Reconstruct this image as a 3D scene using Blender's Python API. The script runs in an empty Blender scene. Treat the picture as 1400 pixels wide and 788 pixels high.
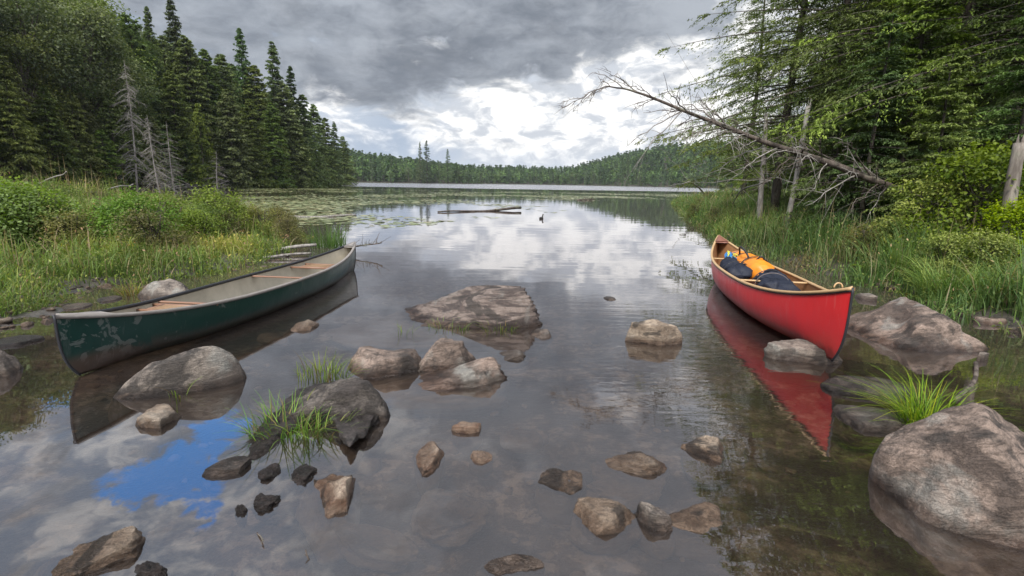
import bpy, math, random
import numpy as np
from mathutils import Vector, Matrix, Euler

sc = bpy.context.scene
col = sc.collection
R = math.radians
rng = np.random.default_rng(11)
random.seed(11)

# ------------------------------------------------------------------ camera
CAM_H = 1.6
F = 700.0                      # focal length in photo pixels (photo 1400 x 788)
PITCH = R(11.6)
ROLL = R(0.9)
camd = bpy.data.cameras.new('camera')
camd.lens = 18.0; camd.sensor_width = 36.0
camd.clip_start = 0.05; camd.clip_end = 9000
cam = bpy.data.objects.new('camera', camd); col.objects.link(cam)
CM = Matrix.Rotation(math.pi/2 - PITCH, 3, 'X') @ Matrix.Rotation(ROLL, 3, 'Z')
cam.matrix_world = Matrix.Translation((0, 0, CAM_H)) @ CM.to_4x4()
sc.camera = cam
CMn = np.array(CM)

def ray(px, py):
    d = CMn @ np.array([(px-700.0)/F, -(py-394.0)/F, -1.0])
    return d
def at(px, py, z=0.0):
    d = ray(px, py); t = (z-CAM_H)/d[2]
    return np.array([d[0]*t, d[1]*t, z])
def atY(px, py, Y):
    d = ray(px, py); t = Y/d[1]
    return np.array([d[0]*t, Y, CAM_H+d[2]*t])
def proj(P):
    P = np.atleast_2d(P) - np.array([0, 0, CAM_H])
    q = P @ CMn
    return np.stack([700+F*q[:, 0]/-q[:, 2], 394-F*q[:, 1]/-q[:, 2]], 1)

# ------------------------------------------------------------------ node helpers
class N:
    def __init__(self, nt): self.nt = nt; self.n = nt.nodes; self.l = nt.links
    def new(self, t, **kw):
        x = self.n.new(t)
        for k, v in kw.items(): setattr(x, k, v)
        return x
    def put(self, sock, v):
        if isinstance(v, bpy.types.NodeSocket): self.l.new(v, sock)
        elif v is not None:
            if hasattr(sock.default_value, '__len__') and not hasattr(v, '__len__'):
                v = [v]*len(sock.default_value)
            if hasattr(sock.default_value, '__len__') and len(sock.default_value) == 4 and len(v) == 3: v = (*v, 1)
            sock.default_value = v
    def m(self, op, a, b=None, c=None, clamp=False):
        x = self.new('ShaderNodeMath', operation=op, use_clamp=clamp)
        self.put(x.inputs[0], a)
        if b is not None: self.put(x.inputs[1], b)
        if c is not None: self.put(x.inputs[2], c)
        return x.outputs[0]
    def vm(self, op, a, b=None, s=None):
        x = self.new('ShaderNodeVectorMath', operation=op)
        self.put(x.inputs[0], a)
        if b is not None: self.put(x.inputs[1], b)
        if s is not None: self.put(x.inputs[3], s)
        return x.outputs[1] if op in ('LENGTH', 'DOT_PRODUCT', 'DISTANCE') else x.outputs[0]
    def mix(self, f, a, b, mode='MIX'):
        x = self.new('ShaderNodeMix', data_type='RGBA', blend_type=mode)
        self.put(x.inputs[0], f); self.put(x.inputs[6], a); self.put(x.inputs[7], b)
        return x.outputs[2]
    def noise(self, v, scale, detail=4, rough=.55, dist=0, color=False):
        x = self.new('ShaderNodeTexNoise')
        if v is not None: self.put(x.inputs['Vector'], v)
        x.inputs['Scale'].default_value = scale; x.inputs['Detail'].default_value = detail
        x.inputs['Roughness'].default_value = rough; x.inputs['Distortion'].default_value = dist
        return x.outputs[1 if color else 0]
    def ss(self, v, a, b, lo=0.0, hi=1.0):
        x = self.new('ShaderNodeMapRange', interpolation_type='SMOOTHSTEP')
        self.put(x.inputs[0], v); self.put(x.inputs[1], a); self.put(x.inputs[2], b)
        self.put(x.inputs[3], lo); self.put(x.inputs[4], hi)
        return x.outputs[0]
    def comb(self, x, y, z):
        c = self.new('ShaderNodeCombineXYZ')
        for i, v in enumerate((x, y, z)): self.put(c.inputs[i], v)
        return c.outputs[0]
    def sep(self, v):
        s = self.new('ShaderNodeSeparateXYZ'); self.put(s.inputs[0], v); return s.outputs
    def scale(self, v, s):
        return self.vm('MULTIPLY', v, s)
    def bump(self, h, strength=.3, dist=.02, normal=None):
        b = self.new('ShaderNodeBump'); self.put(b.inputs['Height'], h)
        b.inputs['Strength'].default_value = strength; b.inputs['Distance'].default_value = dist
        if normal is not None: self.put(b.inputs['Normal'], normal)
        return b.outputs[0]

def material(name):
    m = bpy.data.materials.new(name); m.use_nodes = True
    g = N(m.node_tree); g.n.clear()
    out = g.new('ShaderNodeOutputMaterial')
    g.out = out
    return m, g
def principled(g, color, rough=.7, metal=0, spec=.5, normal=None, **kw):
    b = g.new('ShaderNodeBsdfPrincipled')
    g.put(b.inputs['Base Color'], color); g.put(b.inputs['Roughness'], rough)
    g.put(b.inputs['Metallic'], metal); g.put(b.inputs['Specular IOR Level'], spec)
    if normal is not None: g.put(b.inputs['Normal'], normal)
    for k, v in kw.items(): g.put(b.inputs[k], v)
    return b

# ------------------------------------------------------------------ world: Nishita sky behind procedural clouds
SUN_EL, SUN_AZ = 48.0, 205.0       # azimuth clockwise from +Y (the view direction): behind, a little left
w = bpy.data.worlds.new('World'); sc.world = w; w.use_nodes = True
g = N(w.node_tree); g.n.clear()
wo = g.new('ShaderNodeOutputWorld'); bg = g.new('ShaderNodeBackground')
sky = g.new('ShaderNodeTexSky', sky_type='NISHITA'); sky.sun_disc = False
sky.sun_elevation = R(SUN_EL); sky.sun_rotation = R(SUN_AZ); sky.air_density = 1.0; sky.dust_density = .6; sky.ozone_density = 2.0
tc = g.new('ShaderNodeTexCoord'); D = g.vm('NORMALIZE', tc.outputs['Generated'])
dx, dy, dz = g.sep(D)
el = g.m('MULTIPLY', g.m('ARCSINE', dz), 57.2958)
az = g.m('MULTIPLY', g.m('ARCTAN2', dx, dy), 57.2958)
zz = g.m('ADD', g.m('MAXIMUM', dz, 0.0), 0.16)
q = g.comb(g.m('DIVIDE', dx, zz), g.m('DIVIDE', dy, zz), g.m('MULTIPLY', dz, 2.0))
def blob(a0, e0, sa, se, amp):
    a = g.m('DIVIDE', g.m('SUBTRACT', az, a0), sa); e = g.m('DIVIDE', g.m('SUBTRACT', el, e0), se)
    r2 = g.m('ADD', g.m('MULTIPLY', a, a), g.m('MULTIPLY', e, e))
    return g.m('MULTIPLY', g.m('EXPONENT', g.m('MULTIPLY', r2, -1.0)), amp)
def addn(*a):
    r = a[0]
    for b in a[1:]: r = g.m('ADD', r, b)
    return r
qd = g.vm('ADD', q, g.vm('SCALE', g.noise(q, 2.4, 3, .5, 0, True), s=.28))
n1 = g.noise(qd, .9, 8, .58, .15)
n2 = g.noise(g.vm('ADD', qd, (4.3, 1.7, .6)), 1.7, 9, .62, .2)
ae = g.comb(g.m('MULTIPLY', az, .085), g.m('MULTIPLY', el, .17), 0.0)
aed = g.vm('ADD', ae, g.vm('SCALE', g.noise(ae, 1.6, 3, .5, 0, True), s=.5))
n3 = g.noise(g.vm('ADD', aed, (2.2, 7.7, 0)), 1.0, 8, .60, .1)
n5 = g.noise(g.vm('ADD', aed, (9.2, 1.7, 2)), 2.2, 8, .60, .1)
n6 = g.noise(g.vm('ADD', aed, (3.2, 5.7, 4)), 3.6, 8, .62, .2)
n4 = g.noise(g.comb(g.m('MULTIPLY', az, .035), g.m('MULTIPLY', el, .09), 3.1), 1.0, 5, .5, .2)
c3 = g.m('SUBTRACT', n3, .5); c5 = g.m('SUBTRACT', n5, .5); c1 = g.m('SUBTRACT', n1, .5); c2 = g.m('SUBTRACT', n2, .5)
# dark underside
dark = g.ss(addn(g.m('MULTIPLY', c3, 3.0), g.m('MULTIPLY', c5, 1.7), g.m('MULTIPLY', c1, .5),
     blob(-20, 17.5, 30, 6.5, 1.25), blob(3, 18.5, 15, 5.2, 1.05), blob(-14, 9.5, 6.5, 2.4, 1.0), blob(-5, 11.5, 6, 2.0, .6), blob(13, 19, 5, 3.0, .45), blob(4.0, 10.8, 3, 1.2, .45), blob(0, 4.2, 9, 1.0, .35),
     blob(-8, 42, 22, 10, .45), blob(12, 35, 18, 10, .95), blob(2, 27, 10, 4, .35), blob(-28, 8, 14, 5, .35)), .22, .85)
# bright sunlit puffs
puff = g.ss(addn(g.m('MULTIPLY', c2, .5), g.m('MULTIPLY', c5, 2.7), g.m('MULTIPLY', c3, -1.0),
     blob(12, 9.0, 13, 6.5, .85), blob(0, 6.5, 9, 2.8, .8), blob(3, 4.5, 16, 2.5, .3), blob(21, 14, 9, 8, .8), blob(14, 13, 6, 3, .4), blob(-25, 27, 30, 8, .15), blob(5, 25, 20, 6, .3), blob(5.6, 2.9, 2.0, .8, .8), blob(-22, 8.5, 4, 2, .5), blob(-12, 12.5, 4, 1.2, .45)), -.12, .55)
streak = g.ss(g.m('ADD', g.m('MULTIPLY', c5, 2.4), blob(6.5, 2.3, 14, 1.3, .35)), .1, .55)
base = g.mix(g.ss(g.m('ADD', n4, g.m('MULTIPLY', az, .006)), .3, .6), (.30, .375, .49), (.53, .57, .63))
cl = g.mix(puff, base, g.mix(g.ss(g.m('ADD', g.m('MULTIPLY', n6, .65), g.m('MULTIPLY', n5, .35)), .42, .56), (.50, .53, .58), (1.0, .985, .96)))
cl = g.mix(g.m('MULTIPLY', streak, .45), cl, (.40, .44, .52))
cl = g.mix(g.m('MULTIPLY', dark, .97), cl, g.mix(g.ss(addn(g.m('MULTIPLY', n3, .45), g.m('MULTIPLY', n2, .35), g.m('MULTIPLY', n6, .20)), .38, .62), (.125, .145, .178), (.33, .36, .405)))
# bluer, thinner cloud low near the horizon
cl = g.mix(g.m('MULTIPLY', g.ss(el, 5.0, 0.0), .35), cl, (.56, .63, .73))
# high up the layer is smoother and even
cl = g.mix(g.m('MULTIPLY', g.ss(el, 20.0, 29.0), g.ss(az, -34.0, -14.0, .25, .72)), cl, (.27, .285, .315))
# clouds behind and overhead, out of view, brightened as added light on front faces
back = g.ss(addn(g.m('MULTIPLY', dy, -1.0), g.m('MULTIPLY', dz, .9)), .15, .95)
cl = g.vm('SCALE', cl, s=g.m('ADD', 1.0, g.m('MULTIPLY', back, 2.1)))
# holes of blue sky
hb = addn(blob(-36.5, 27.0, 5.5, 2.3, 1.0), blob(-31, 23.5, 3.5, 2.0, .75), blob(-33.5, 31, 2.2, 2.2, .5), blob(-38, 17.8, 8, 1.8, .85), blob(50, 34, 9, 6, .6), blob(160, 50, 30, 10, .6))
hn = addn(g.m('MULTIPLY', c2, 2.2), g.m('MULTIPLY', g.m('SUBTRACT', g.noise(ae, 4.5, 8, .65, .6), .5), 2.2))
hole = g.ss(g.m('ADD', hb, g.m('MULTIPLY', hn, g.m('MINIMUM', g.m('MULTIPLY', hb, 2.2), 1.0))), .36, .72)
bl = g.vm('MULTIPLY', sky.outputs[0], (.95, 1.75, 2.35))
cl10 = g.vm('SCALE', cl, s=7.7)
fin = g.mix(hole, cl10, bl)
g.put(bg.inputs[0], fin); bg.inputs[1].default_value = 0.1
g.l.new(bg.outputs[0], wo.inputs[0])

sund = bpy.data.lights.new('sun', 'SUN'); sund.energy = 2.6; sund.angle = R(14); sund.color = (1, .95, .87)
sun = bpy.data.objects.new('sun', sund); col.objects.link(sun)
sd = Vector((math.sin(R(SUN_AZ))*math.cos(R(SUN_EL)), math.cos(R(SUN_AZ))*math.cos(R(SUN_EL)), math.sin(R(SUN_EL))))
sun.rotation_euler = sd.to_track_quat('Z', 'Y').to_euler(); sun.location = sd*50

sc.view_settings.view_transform = 'Standard'; sc.view_settings.look = 'None'
sc.view_settings.gamma = 1.0; sc.view_settings.exposure = 0.8; sc.view_settings.use_curve_mapping = False
sc.render.engine = 'CYCLES'
cy = sc.cycles
cy.max_bounces = 6; cy.diffuse_bounces = 2; cy.glossy_bounces = 3; cy.transmission_bounces = 2
cy.transparent_max_bounces = 8; cy.volume_bounces = 0; cy.caustics_reflective = False; cy.caustics_refractive = False
cy.use_denoising = True; cy.sample_clamp_indirect = 4

# ------------------------------------------------------------------ numpy noise
_P = np.random.default_rng(5).permutation(256); _P = np.concatenate([_P, _P, _P])
_V = np.random.default_rng(6).uniform(-1, 1, 256)
def vnoise(P):
    P = np.asarray(P, float); i = np.floor(P).astype(int); f = P-i; f = f*f*(3-2*f); i &= 255
    def h(a, b, c): return _V[_P[_P[_P[i[:, 0]+a & 255]+(i[:, 1]+b & 255)]+(i[:, 2]+c & 255)]]
    x0 = h(0,0,0)*(1-f[:,0])+h(1,0,0)*f[:,0]; x1 = h(0,1,0)*(1-f[:,0])+h(1,1,0)*f[:,0]
    x2 = h(0,0,1)*(1-f[:,0])+h(1,0,1)*f[:,0]; x3 = h(0,1,1)*(1-f[:,0])+h(1,1,1)*f[:,0]
    y0 = x0*(1-f[:,1])+x1*f[:,1]; y1 = x2*(1-f[:,1])+x3*f[:,1]
    return y0*(1-f[:,2])+y1*f[:,2]
def fbm(P, o=4, lac=2.1, gain=.5):
    P = np.asarray(P, float); s = 0; a = 1
    for k in range(o): s = s+a*vnoise(P+17.3*k); P = P*lac; a *= gain
    return s
def n2d(x, y, s, o=3, z=0.0):
    x = np.atleast_1d(x); y = np.atleast_1d(y)
    return fbm(np.stack([x*s+31.7, y*s+11.3, np.full(x.shape, z+.5)], 1), o)

# ------------------------------------------------------------------ mesh helpers
class Geo:
    def __init__(s): s.v = []; s.f = []; s.c = []; s.n = 0
    def add(s, V, Fc, colr=None):
        V = np.asarray(V, float).reshape(-1, 3); Fc = np.asarray(Fc, int)
        s.v.append(V); s.f.append(Fc+s.n); s.n += len(V)
        if colr is None: colr = (1, 1, 1)
        c = np.asarray(colr, float)
        if c.ndim == 1: c = np.tile(c[:3], (len(V), 1))
        s.c.append(c[:, :3])
        return s
    def mesh(s, name, mat, smooth=False):
        V = np.concatenate(s.v); C = np.concatenate(s.c)
        me = bpy.data.meshes.new(name)
        me.vertices.add(len(V)); me.vertices.foreach_set('co', V.astype(np.float32).ravel())
        loops = np.concatenate([f.ravel() for f in s.f]); cnt = np.concatenate([np.full(len(f), f.shape[1]) for f in s.f])
        me.loops.add(len(loops)); me.loops.foreach_set('vertex_index', loops.astype(np.int32))
        st = np.concatenate([[0], np.cumsum(cnt)[:-1]])
        me.polygons.add(len(cnt)); me.polygons.foreach_set('loop_start', st.astype(np.int32)); me.polygons.foreach_set('loop_total', cnt.astype(np.int32))
        if smooth: me.polygons.foreach_set('use_smooth', np.ones(len(cnt), bool))
        a = me.color_attributes.new('tint', 'FLOAT_COLOR', 'POINT')
        a.data.foreach_set('color', np.concatenate([C, np.ones((len(C), 1))], 1).astype(np.float32).ravel())
        me.materials.append(mat); me.update(calc_edges=True); me.validate()
        return me
    def obj(s, name, mat, parent=None, smooth=False, loc=None):
        o = bpy.data.objects.new(name, s.mesh(name, mat, smooth)); col.objects.link(o)
        if parent is not None: o.parent = parent
        if loc is not None: o.location = loc
        return o
def tag(o, label=None, cat=None, group=None, kind=None):
    for k, v in (('label', label), ('category', cat), ('group', group), ('kind', kind)):
        if v: o[k] = v
    return o
def empty(name, loc=(0, 0, 0), rz=0.0):
    o = bpy.data.objects.new(name, None); col.objects.link(o); o.location = Vector(loc); o.rotation_euler = (0, 0, rz)
    o.empty_display_size = .2
    return o
def copy_tree(o, parent=None):
    c = o.copy(); col.objects.link(c); c.parent = parent
    for ch in list(KIDS.get(o.name, [])):
        copy_tree(ch, c)
    return c
KIDS = {}
def kid(p, o): KIDS.setdefault(p.name, []).append(o); return o

def tube(G, pts, rad, sides=6, colr=None, cap=True):
    pts = np.asarray(pts, float); n = len(pts)
    rad = np.broadcast_to(np.asarray(rad, float), (n,))
    T = np.gradient(pts, axis=0); T /= np.linalg.norm(T, axis=1)[:, None]+1e-9
    a = np.array([0, 0, 1.0]) if abs(T[:, 2]).mean() < .8 else np.array([1.0, 0, 0])
    U = np.cross(T, a); U /= np.linalg.norm(U, axis=1)[:, None]+1e-9; W = np.cross(T, U)
    th = np.linspace(0, 2*np.pi, sides, endpoint=False)
    V = pts[:, None]+rad[:, None, None]*(np.cos(th)[None, :, None]*U[:, None]+np.sin(th)[None, :, None]*W[:, None])
    i = np.arange(n-1)[:, None]; j = np.arange(sides)[None]; k = (j+1) % sides
    Fq = np.stack([i*sides+j, i*sides+k, (i+1)*sides+k, (i+1)*sides+j], -1).reshape(-1, 4)
    G.add(V.reshape(-1, 3), Fq, colr)
    if cap and sides >= 4:
        base = G.n-n*sides
        for s0, rev in ((0, True), ((n-1)*sides, False)):
            f = np.arange(sides)+base+s0
            if rev: f = f[::-1]
            G.f.append(f[None].astype(int))
def box(G, c, s, Rm=None, colr=None):
    c = np.array(c, float); s = np.array(s, float)/2
    V = np.array([[x, y, z] for x in (-1, 1) for y in (-1, 1) for z in (-1, 1)])*s
    if Rm is not None: V = V @ np.array(Rm).T
    G.add(V+c, [[0,1,3,2],[4,6,7,5],[0,4,5,1],[2,3,7,6],[0,2,6,4],[1,5,7,3]], colr)
def cards(G, C, Dr, Nn, L, W, colr, diamond=True):
    """leaf quads: centres C, along Dr, face normal near Nn"""
    n = len(C)
    Dr = Dr/(np.linalg.norm(Dr, axis=1)[:, None]+1e-9)
    S = np.cross(Dr, Nn); S /= np.linalg.norm(S, axis=1)[:, None]+1e-9
    L = np.broadcast_to(L, (n,))[:, None]; W = np.broadcast_to(W, (n,))[:, None]
    V = np.stack([C-Dr*L*.5, C+S*W*.5-Dr*L*.05, C+Dr*L*.5, C-S*W*.5-Dr*L*.05], 1) if diamond else \
        np.stack([C-Dr*L*.5-S*W*.3, C-Dr*L*.5+S*W*.3, C+Dr*L*.5+S*W*.5, C+Dr*L*.5-S*W*.5], 1)
    Fq = np.arange(n*4).reshape(n, 4)
    G.add(V.reshape(-1, 3), Fq, np.repeat(colr, 4, axis=0))
def blades(G, B, H, lean, az_, Wd, colr, seg=4, curl=1.0):
    """grass blades: base B, height H, horizontal tip travel lean, direction az_, width Wd"""
    n = len(B); t = np.linspace(0, 1, seg+1)
    hd = np.stack([np.cos(az_), np.sin(az_), np.zeros(n)], 1)
    a2 = az_+np.pi/2+rng.uniform(-.7, .7, n); sd_ = np.stack([np.cos(a2), np.sin(a2), np.zeros(n)], 1)
    lp = (t[None]**2)*lean[:, None]
    zz_ = H[:, None]*(t[None]-curl*.35*(lean/np.maximum(H, .01))[:, None]*t[None]**3)
    P = B[:, None]+hd[:, None]*lp[..., None]+np.array([0, 0, 1.0])*zz_[..., None]
    wd = Wd[:, None]*(1-t[None]**1.6)*.5+.0006
    V = np.stack([P-sd_[:, None]*wd[..., None], P+sd_[:, None]*wd[..., None]], 2)   # n,seg+1,2,3
    idx = np.arange(n*(seg+1)*2).reshape(n, seg+1, 2)
    Fq = np.stack([idx[:, :-1, 0], idx[:, :-1, 1], idx[:, 1:, 1], idx[:, 1:, 0]], -1).reshape(-1, 4)
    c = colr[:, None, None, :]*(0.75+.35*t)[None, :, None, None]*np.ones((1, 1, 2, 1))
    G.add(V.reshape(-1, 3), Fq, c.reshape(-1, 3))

# ------------------------------------------------------------------ lake outline and ground height
def A(px, py): p = at(px, py); return (p[0], p[1])
LAKE = [(-2.6, .75), (0, .95), (2.6, .7), (3.6, 1.9), (4.6, 3.1), (5.4, 4.6), A(1405, 452), A(1330, 440), A(1262, 404), A(1175, 388), A(1100, 366), A(1003, 338), A(950, 302), A(925, 281),
        (15.5, 50), (24, 56), (60, 110), (110, 220), (141, 330), (140, 420), (119, 520), (51, 600), (-31, 570), (-33, 475), (-88, 440), (-122, 400), (-150, 330), (-110, 250),
        (-67, 190), (-57, 150), (-53, 118), (-49, 95), (-48, 80), (-46, 65), (-44, 52), (-42, 44), (-38, 32), (-26, 26), (-15, 21.5), (-10, 18.3), (-7.2, 15.8), A(410, 324), A(392, 352), A(300, 372), A(200, 385), A(130, 390), A(60, 408), A(-40, 440),
        A(-180, 520), (-4.6, 1.8)]
LK = np.array(LAKE)
def sdist(x, y, poly=LK):
    """positive inside the lake"""
    x = np.atleast_1d(x).astype(float); y = np.atleast_1d(y).astype(float)
    d = np.full(x.shape, 1e18); ins = np.zeros(x.shape, bool)
    m = len(poly)
    for i in range(m):
        ax, ay = poly[i]; bx_, by_ = poly[(i+1) % m]
        ex, ey = bx_-ax, by_-ay
        t = np.clip(((x-ax)*ex+(y-ay)*ey)/(ex*ex+ey*ey), 0, 1)
        d = np.minimum(d, (x-ax-t*ex)**2+(y-ay-t*ey)**2)
        cnd = ((ay > y) != (by_ > y)) & (x < ex*(y-ay)/(ey+1e-12)+ax)
        ins ^= cnd
    d = np.sqrt(d)
    return np.where(ins, d, -d)
def sm(x, a, b):
    t = np.clip((x-a)/(b-a), 0, 1); return t*t*(3-2*t)
MUD = at(28, 432)[:2]
def height(x, y):
    x = np.atleast_1d(x).astype(float); y = np.atleast_1d(y).astype(float)
    d0 = sdist(x, y); r = np.hypot(x, y)
    d = d0+n2d(x, y, .9, 3)*.12*np.clip(r/8, .4, 1)
    inl = np.maximum(-d, 0)
    # inland
    left = .085*inl+.03*sm(inl, 0, .3); left = .62*(1-np.exp(-left/.62))
    hillL = 40*(1-np.exp(-np.maximum(0, inl)*.85/40))*sm(-x, 38, 50)*(1-.3*sm(y, 150, 230))
    right = 1.25*(1-np.exp(-.17*inl/1.25))+.05*sm(inl, 0, .3)+.22*np.maximum(0, inl-9)
    right = np.minimum(right, 14)
    far = 13*(1-np.exp(-inl*.12/13)) + 26*sm(x, 60, 190)*sm(inl, 0, 90)*sm(y, 120, 300) + 9*sm(-x, 40, 200)*sm(inl, 0, 100)
    wfar = sm(y, 120, 300)*np.where(x < 0, sm(y, 195, 320), 1)
    near = np.where(x > 0, right, np.maximum(left, hillL))
    blend = sm(x, -1.0, 1.0)
    near = np.where(np.abs(x) < 1.0, np.maximum(left, hillL)*(1-blend)+right*blend, near)
    land = near*(1-wfar)+far*wfar
    # lake bed
    wd = np.maximum(d, 0)
    dep = .05*sm(wd, 0, .25)+.16*sm(wd, 0, 2.2)+.22*sm(wd, 1.5, 6)+2.0*sm(wd, 6, 30)
    h = np.where(d < 0, land, -dep)
    mud = np.exp(-(((x-MUD[0])/1.3)**2+((y-MUD[1])/1.25)**2))
    h = h*(1-.8*mud)+mud*.012
    h = h+n2d(x, y, 2.3, 4)*.035*np.clip(1.3-r/40, 0, 1)+n2d(x, y, 7.0, 3, 3.3)*.010*np.clip(1-r/14, 0, 1)+n2d(x, y, .06, 3)*.8*sm(inl, 5, 40)
    return h
def hz(x, y): return float(height([x], [y])[0])

# ------------------------------------------------------------------ materials
def m_ground():
    m, g = material('ground_mud_and_silt')
    geo = g.new('ShaderNodeNewGeometry'); P = geo.outputs['Position']; x, y, z = g.sep(P)
    n1 = g.noise(P, 1.3, 6, .6, .3); n2 = g.noise(P, 9, 5, .65); n3 = g.noise(P, 45, 4, .6)
    bed = g.mix(g.ss(n1, .40, .62), (.04, .030, .023), (.15, .112, .086))
    bed = g.mix(g.m('MULTIPLY', g.ss(n2, .46, .60), g.ss(n1, .43, .58)), bed, (.34, .27, .215))
    mud = g.mix(g.ss(n2, .35, .65), (.030, .026, .022), (.085, .072, .062))
    mud = g.mix(g.ss(n3, .55, .7), mud, (.17, .145, .135))
    soil = g.mix(n2, (.025, .028, .014), (.06, .05, .03))
    c = g.mix(g.ss(z, -.03, .0), bed, mud)
    c = g.mix(g.ss(z, .04, .12), c, soil)
    wet = g.ss(z, .12, .0)
    b = principled(g, c, g.m('SUBTRACT', .85, g.m('MULTIPLY', wet, .5)), spec=.4,
                   normal=g.bump(g.m('ADD', n2, g.m('MULTIPLY', n3, .5)), .6, .03))
    g.l.new(b.outputs[0], g.out.inputs[0]); return m
def m_water():
    m, g = material('lake_water')
    geo = g.new('ShaderNodeNewGeometry'); P = geo.outputs['Position']; x, y, z = g.sep(P)
    r = g.vm('LENGTH', g.comb(x, y, 0.0))
    # calm with faint long swells, fine ripples in patches, wind on the open lake
    sw = g.noise(g.vm('MULTIPLY', P, (.35, 1.3, 1)), 1.0, 2, .5)
    rp = g.noise(g.vm('MULTIPLY', P, (2.2, 9.0, 1)), 1.0, 3, .55, .4)
    cx, cyy = A(960, 470)
    patch = g.noise(g.vm('MULTIPLY', P, (.25, .5, 1)), 1.0, 2, .5)
    dd = g.m('ADD', g.m('POWER', g.m('DIVIDE', g.m('SUBTRACT', x, cx), 1.5), 2.0), g.m('POWER', g.m('DIVIDE', g.m('SUBTRACT', y, cyy), 2.2), 2.0))
    rmask = g.m('ADD', g.m('EXPONENT', g.m('MULTIPLY', dd, -1.0)), g.m('MULTIPLY', g.ss(patch, .54, .7), .25))
    h = g.m('ADD', g.m('MULTIPLY', sw, .0035), g.m('MULTIPLY', g.m('MULTIPLY', rp, rmask), .0036))
    edge = g.m('ADD', 118.0, g.m('MULTIPLY', g.noise(g.vm('MULTIPLY', P, (.006, .03, 1)), 1.0, 2), 40.0))
    wind = g.ss(y, edge, g.m('ADD', edge, 14.0))
    wv = g.noise(g.vm('MULTIPLY', P, (1.2, 2.2, 1)), 1.0, 4, .6)
    h = g.m('ADD', h, g.m('MULTIPLY', g.m('MULTIPLY', wv, wind), .13))
    bp = g.new('ShaderNodeBump'); g.put(bp.inputs['Height'], h); bp.inputs['Strength'].default_value = 1; bp.inputs['Distance'].default_value = 1
    nrm = bp.outputs[0]
    gl = g.new('ShaderNodeBsdfGlossy'); g.put(gl.inputs['Color'], (.98, .98, 1.0)); g.put(gl.inputs['Roughness'], g.m('ADD', .012, g.m('MULTIPLY', wind, .25))); g.put(gl.inputs['Normal'], nrm)
    tr = g.new('ShaderNodeBsdfTransparent'); g.put(tr.inputs['Color'], (.80, .72, .62))
    df = g.new('ShaderNodeBsdfDiffuse'); g.put(df.inputs['Color'], (.085, .066, .058)); 
    murk = g.new('ShaderNodeMixShader'); g.put(murk.inputs[0], g.m('ADD', .13, g.m('MULTIPLY', g.ss(r, 4, 14), .77)))
    g.l.new(tr.outputs[0], murk.inputs[1]); g.l.new(df.outputs[0], murk.inputs[2])
    fr = g.new('ShaderNodeFresnel'); fr.inputs['IOR'].default_value = 1.5; g.put(fr.inputs['Normal'], nrm)
    fac = g.m('ADD', g.m('MULTIPLY', fr.outputs[0], .79), .21, clamp=True)
    mx = g.new('ShaderNodeMixShader'); g.put(mx.inputs[0], fac)
    g.l.new(murk.outputs[0], mx.inputs[1]); g.l.new(gl.outputs[0], mx.inputs[2])
    g.l.new(mx.outputs[0], g.out.inputs[0]); return m
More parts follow.
